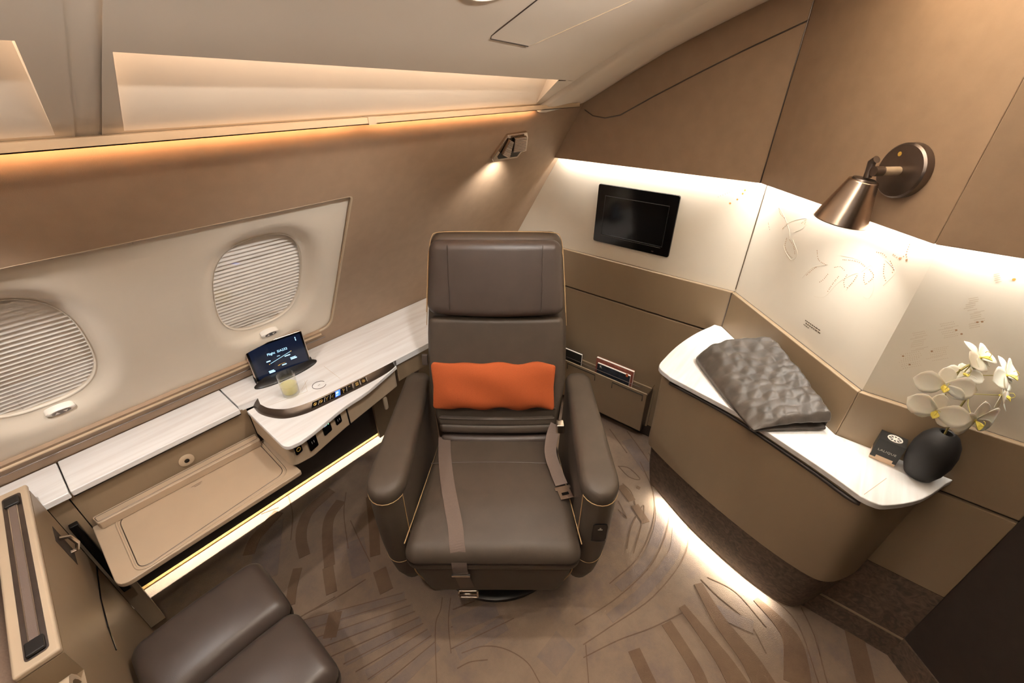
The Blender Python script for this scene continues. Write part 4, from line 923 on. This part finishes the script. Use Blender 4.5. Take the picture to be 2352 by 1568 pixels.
for (px, nn, ln, dxx) in fcs:
    c = onv(*px, dxx); nrm = (V(nn)-FW*.8).normalized(); upn = (V((0, 0, 1))-nrm*nrm.z).normalized(); rtn = upn.cross(nrm)
    fo = lathe('bloom', c-nrm*.004, nrm, [(.002, 0), (.004, .003), (.003, .007)], 'lip', orc, 10)
    for ang, l_, w_ in ((90, .85, .62), (210, .8, .55), (330, .8, .55), (175, 1.05, 1.05), (5, 1.05, 1.05)):
        a = math.radians(ang+random.uniform(-8, 8)); petal(c+nrm*(.001 if l_ > 1 else -.001), rtn*math.cos(a)+upn*math.sin(a)+nrm*random.uniform(-.1, .2), nrm, ln*l_, ln*w_, 'petal', fo)
    petal(c+nrm*.003, (-upn*.6+nrm*.8), upn, ln*.34, ln*.30, 'lip', fo, .6)
    tube('lip_tendril', smooth_poly([c+nrm*.012-upn*.006, c+nrm*.02, c+nrm*.018+upn*.008, c+nrm*.012+upn*.006+rtn*.005], 4), .0006, 'lip', fo, 5)
    k = min(stp[1:], key=lambda q: (q-c).length); tube('flower_stalk', [c-nrm*.004, (c+k)/2-nrm*.008, k], .0012, 'stem', fo, 5)
# ================================================================ BULKHEAD ITEMS
tvc = [onb(x, y, .004) for x, y in ((1363, 551), (1537, 591), (1563, 450), (1378, 420))]
Y0 = (tvc[0].y+tvc[3].y)/2; Y1 = (tvc[1].y+tvc[2].y)/2; Z0 = (tvc[0].z+tvc[1].z)/2; Z1 = (tvc[2].z+tvc[3].z)/2
tv = thing('wall_monitor', (1.8, (Y0+Y1)/2, Z0), 'switched-off black monitor set in the cream bulkhead panel', 'monitor')
prism('monitor_bezel', round_poly([(1.7995, Y0, Z0), (1.7995, Y1, Z0), (1.7995, Y1, Z1), (1.7995, Y0, Z1)], .010, 5), (-.010, 0, 0), 'gloss', tv, bev=.002)
q = [onb(x, y, .0105) for x, y in ((1381, 535), (1519, 568), (1539, 474), (1391, 449))]
ya, yb = (q[0].y+q[3].y)/2, (q[1].y+q[2].y)/2; za, zb = (q[0].z+q[1].z)/2, (q[2].z+q[3].z)/2
mesh('screen', [(1.789, ya, za), (1.789, yb, za), (1.789, yb, zb), (1.789, ya, zb)], [(0, 1, 2, 3)], 'tv', tv)
fq = [V((1.7888, ya, za)), V((1.7888, yb, za)), V((1.7888, yb, zb)), V((1.7888, ya, zb))]
mesh('screen_frame', *tubev(fq+[fq[0]], .0016, 5), 'black', tv)
mesh('screen_light_edge', *tubev([V((1.788, ya, za-.006)), V((1.788, yb+.006, za-.006))], .0008, 5), 'gun', tv)
mesh('monitor_switch', *quadv(onb(1498, 577, .0105), (0, -1, 0), (0, 0, 1), .010, .005, .0005), 'gun', tv)
# ---- magazine rack
mr = thing('magazine_rack', (1.76, .75, .07), 'taupe magazine pocket on the bulkhead beside the armchair', 'magazine rack')
def zb_(x, y, off): return onb(x, y, off)
yR = .512; yL = 1.02
prism('rack_back', round_poly([(1.781, yR, .075), (1.781, yL, .075), (1.781, yL, .318), (1.781, yR, .318)], [.004, .004, .01, .018], 4), (-.008, 0, 0), 'taupe_panel', mr)
fo_ = .115
ftop = [zb_(x, y, fo_) for x, y in ((1500, 912), (1330, 838))]; fbot = zb_(1482, 978, .09)
fr_ = mesh('rack_front', *rings([[V((1.8-.085, yR+.012, .078)), V((1.8-.085, yL, .078)), V((1.8-.077, yL, .078)), V((1.8-.077, yR+.012, .078))], [V((1.8-fo_, yR+.006, ftop[0].z)), V((1.8-fo_, yL, ftop[0].z)), V((1.8-fo_+.008, yL, ftop[0].z)), V((1.8-fo_+.008, yR+.006, ftop[0].z))]]), 'taupe_panel', mr, bev=.002)
box('rack_floor', (1.715, yR+.012, .076), (1.775, yL, .084), 'taupe_panel', mr)
zt2 = ftop[0].z
for yy0, yy1 in ((.535, .70), (.80, .97)):
    mesh('rack_wire', *tubev([V((1.8-fo_-.004, yy0, zt2-.045)), V((1.8-fo_-.006, yy0, zt2-.010)), V((1.8-fo_-.006, yy1, zt2-.010)), V((1.8-fo_-.004, yy1, zt2-.045))], .0022, 6), 'black', mr)
mesh('rack_wire', *tubev([V((1.8-fo_+.03, yR+.045, zt2+.012)), V((1.8-fo_+.03, yR+.055, zt2+.002)), V((1.8-fo_+.03, yL-.02, zt2+.002))], .0016, 6), 'gun', mr)
mesh('rack_stay', *tubev([V((1.775, yR+.006, zt2+.004)), V((1.8-fo_, yR+.006, zt2-.008))], .0022, 6), 'chrome', mr)
mesh('rack_side', [V((1.774, yR+.010, .08)), V((1.718, yR+.010, .08)), V((1.8-fo_+.006, yR+.010, zt2-.02)), V((1.774, yR+.010, zt2-.01))], [(0, 1, 2, 3)], 'gun', mr, solid=.002)
def magazine(name, px, off, m, th, label, cat):
    a, b = onb(*px[0], off), onb(*px[1], off); z1 = a.z; 
    root = thing(name, (1.8-off, (a.y+b.y)/2, .09), label, cat, None)
    lo = V((1.8-off, min(a.y, b.y), .086)); hi = V((1.8-off+th, max(a.y, b.y), z1))
    mesh('pages', boxv(lo+V((.001, .001, 0)), hi-V((.001, 0, .001))), BOXF, 'paper', root)
    mesh('cover', boxv(lo-V((.0012, 0, 0)), V((lo.x, hi.y, hi.z-.002))), BOXF, m, root)
    mesh('back_cover', boxv(V((hi.x, lo.y, lo.z)), hi+V((.0012, 0, .001))), BOXF, 'mag2' if m == 'mag1' else m, root)
    return root
m1 = magazine('magazine', ((1373, 833), (1448, 862)), .082, 'mag1', .010, 'magazine with a dark green cover in the front of the rack', 'magazine')
mesh('cover_print', *join([quadv(onb(1440, 862, .0845), (0, -1, 0), (0, 0, 1), .012, .018)]), 'orange', m1)
mesh('cover_title', *textv('K', .020, onb(1380, 842, .0845), (0, -1, 0), (0, 0, 1)), 'petal', m1)
magazine('magazine', ((1371, 820), (1457, 850)), .064, 'mag2', .012, 'magazine with a reddish cover behind the green one in the rack', 'magazine')
magazine('menu_folder', ((1250, 780), (1337, 812)), .075, 'boxb', .010, 'dark menu folder with pale pages standing next to the armchair', 'folder')
# ---- wall sconce on the diagonal wall
sc0 = onc(2084, 392, .041)
sn = thing('wall_lamp', sc0, 'swing-arm wall lamp with ribbed metal cone shade above the credenza', 'lamp')
lathe('backplate', sc0, -NC, [(.060, 0), (.060, .018), (.056, .022), (.001, .0225)], 'gun', sn, 48)
mesh('plate_mark', *join([discv(onc(2088, 353, .041)-NC*.023, -NC, .005, 10), ]), 'icon', sn)
# arm length from where its end shows in the photo
best = min((abs(((q-CO).dot(RT)*FPX/(q-CO).dot(FW)+1176)-2022), t) for t in [i*.002 for i in range(10, 90)] for q in [sc0-NC*t])
arm_end = sc0-NC*best[1]
tube('lamp_arm', [sc0-NC*.02, arm_end], .0095, 'beige', sn, 16)
tube('knuckle', [arm_end+NC*.004, arm_end-NC*.018], .011, 'gun', sn, 14)
jd = best[1]+.012
jt = onc(2003, 372, .041+jd); j2 = onc(1992, 408, .041+jd)
tube('swivel_joint', [onc(2014, 366, .041+jd), jt, j2], .0085, 'gun', sn, 12)
s_top = onc(1984, 414, .041+jd); s_bot = onc(1929, 507, .041+jd+.01)
ax3 = (s_bot-s_top).normalized(); Ls = (s_bot-s_top).length
pr = []; nrib = 20
for i in range(nrib*2+1):
    t = i/(nrib*2); pr.append((.031+(.061-.031)*t+(.0008 if i % 2 else 0), t*Ls))
pr += [(.059, Ls), (.029, .003), (.001, .003)]
mesh('lamp_shade', *lathev(s_top, ax3, pr, 96), 'nickel', sn, smooth=True)
lathe('shade_cap', s_top-ax3*.006, ax3, [(.012, 0), (.024, .002), (.026, .007)], 'gun', sn, 24)
lathe('bulb', s_top+ax3*.02, ax3, [(.012, 0), (.014, .015), (.009, .030), (.001, .034)], 'led', sn, 20)
spot('sconce_spot', s_top+ax3*.055, ax3*.62+V((0, 0, -.75)), 5.6, (1, .96, .88), 112, .85, .010)
# ---- reading lamp on the window wall
wpx = [(1163, 306), (1207, 299), (1209, 310), (1205, 343), (1194, 346), (1184, 359), (1129, 367), (1126, 361)]
q8 = [onw(*p) for p in wpx]; cen = sum(q8, V())/8; nR = -NW.normalized()
rl = thing('reading_lamp', cen, 'chrome reading lamp with ribbed flaps recessed in the window wall', 'lamp')
prism('lamp_housing', q8, nR*.012, 'chrome', rl, bev=.003)
iq = [p.lerp(cen, .22) for p in q8]
prism('lamp_recess', [p+nR*.0121 for p in iq], nR*.001, 'gloss', rl)
for (pxs, dep) in (([(1168, 318), (1176, 322), (1166, 360), (1150, 352)], .026), ([(1180, 315), (1207, 310), (1203, 343), (1176, 347)], .024)):
    qq = [onw(*p, .014) for p in pxs]; fl_ = prism('swivel_flap', qq, nR*(dep-.014), 'nickel', rl, bev=.002)
    for k in range(9):
        t = (k+.5)/9; a_ = qq[0].lerp(qq[3], t)+nR*(dep-.0138); b_ = qq[1].lerp(qq[2], t)+nR*(dep-.0138); mesh('flap_rib', *tubev([a_, b_], .0008, 4), 'gun', fl_)
spot('reading_spot', onw(1168, 362, .045), (.0, .36, -1), 5.0, (1, .95, .87), 120, .8, .012)
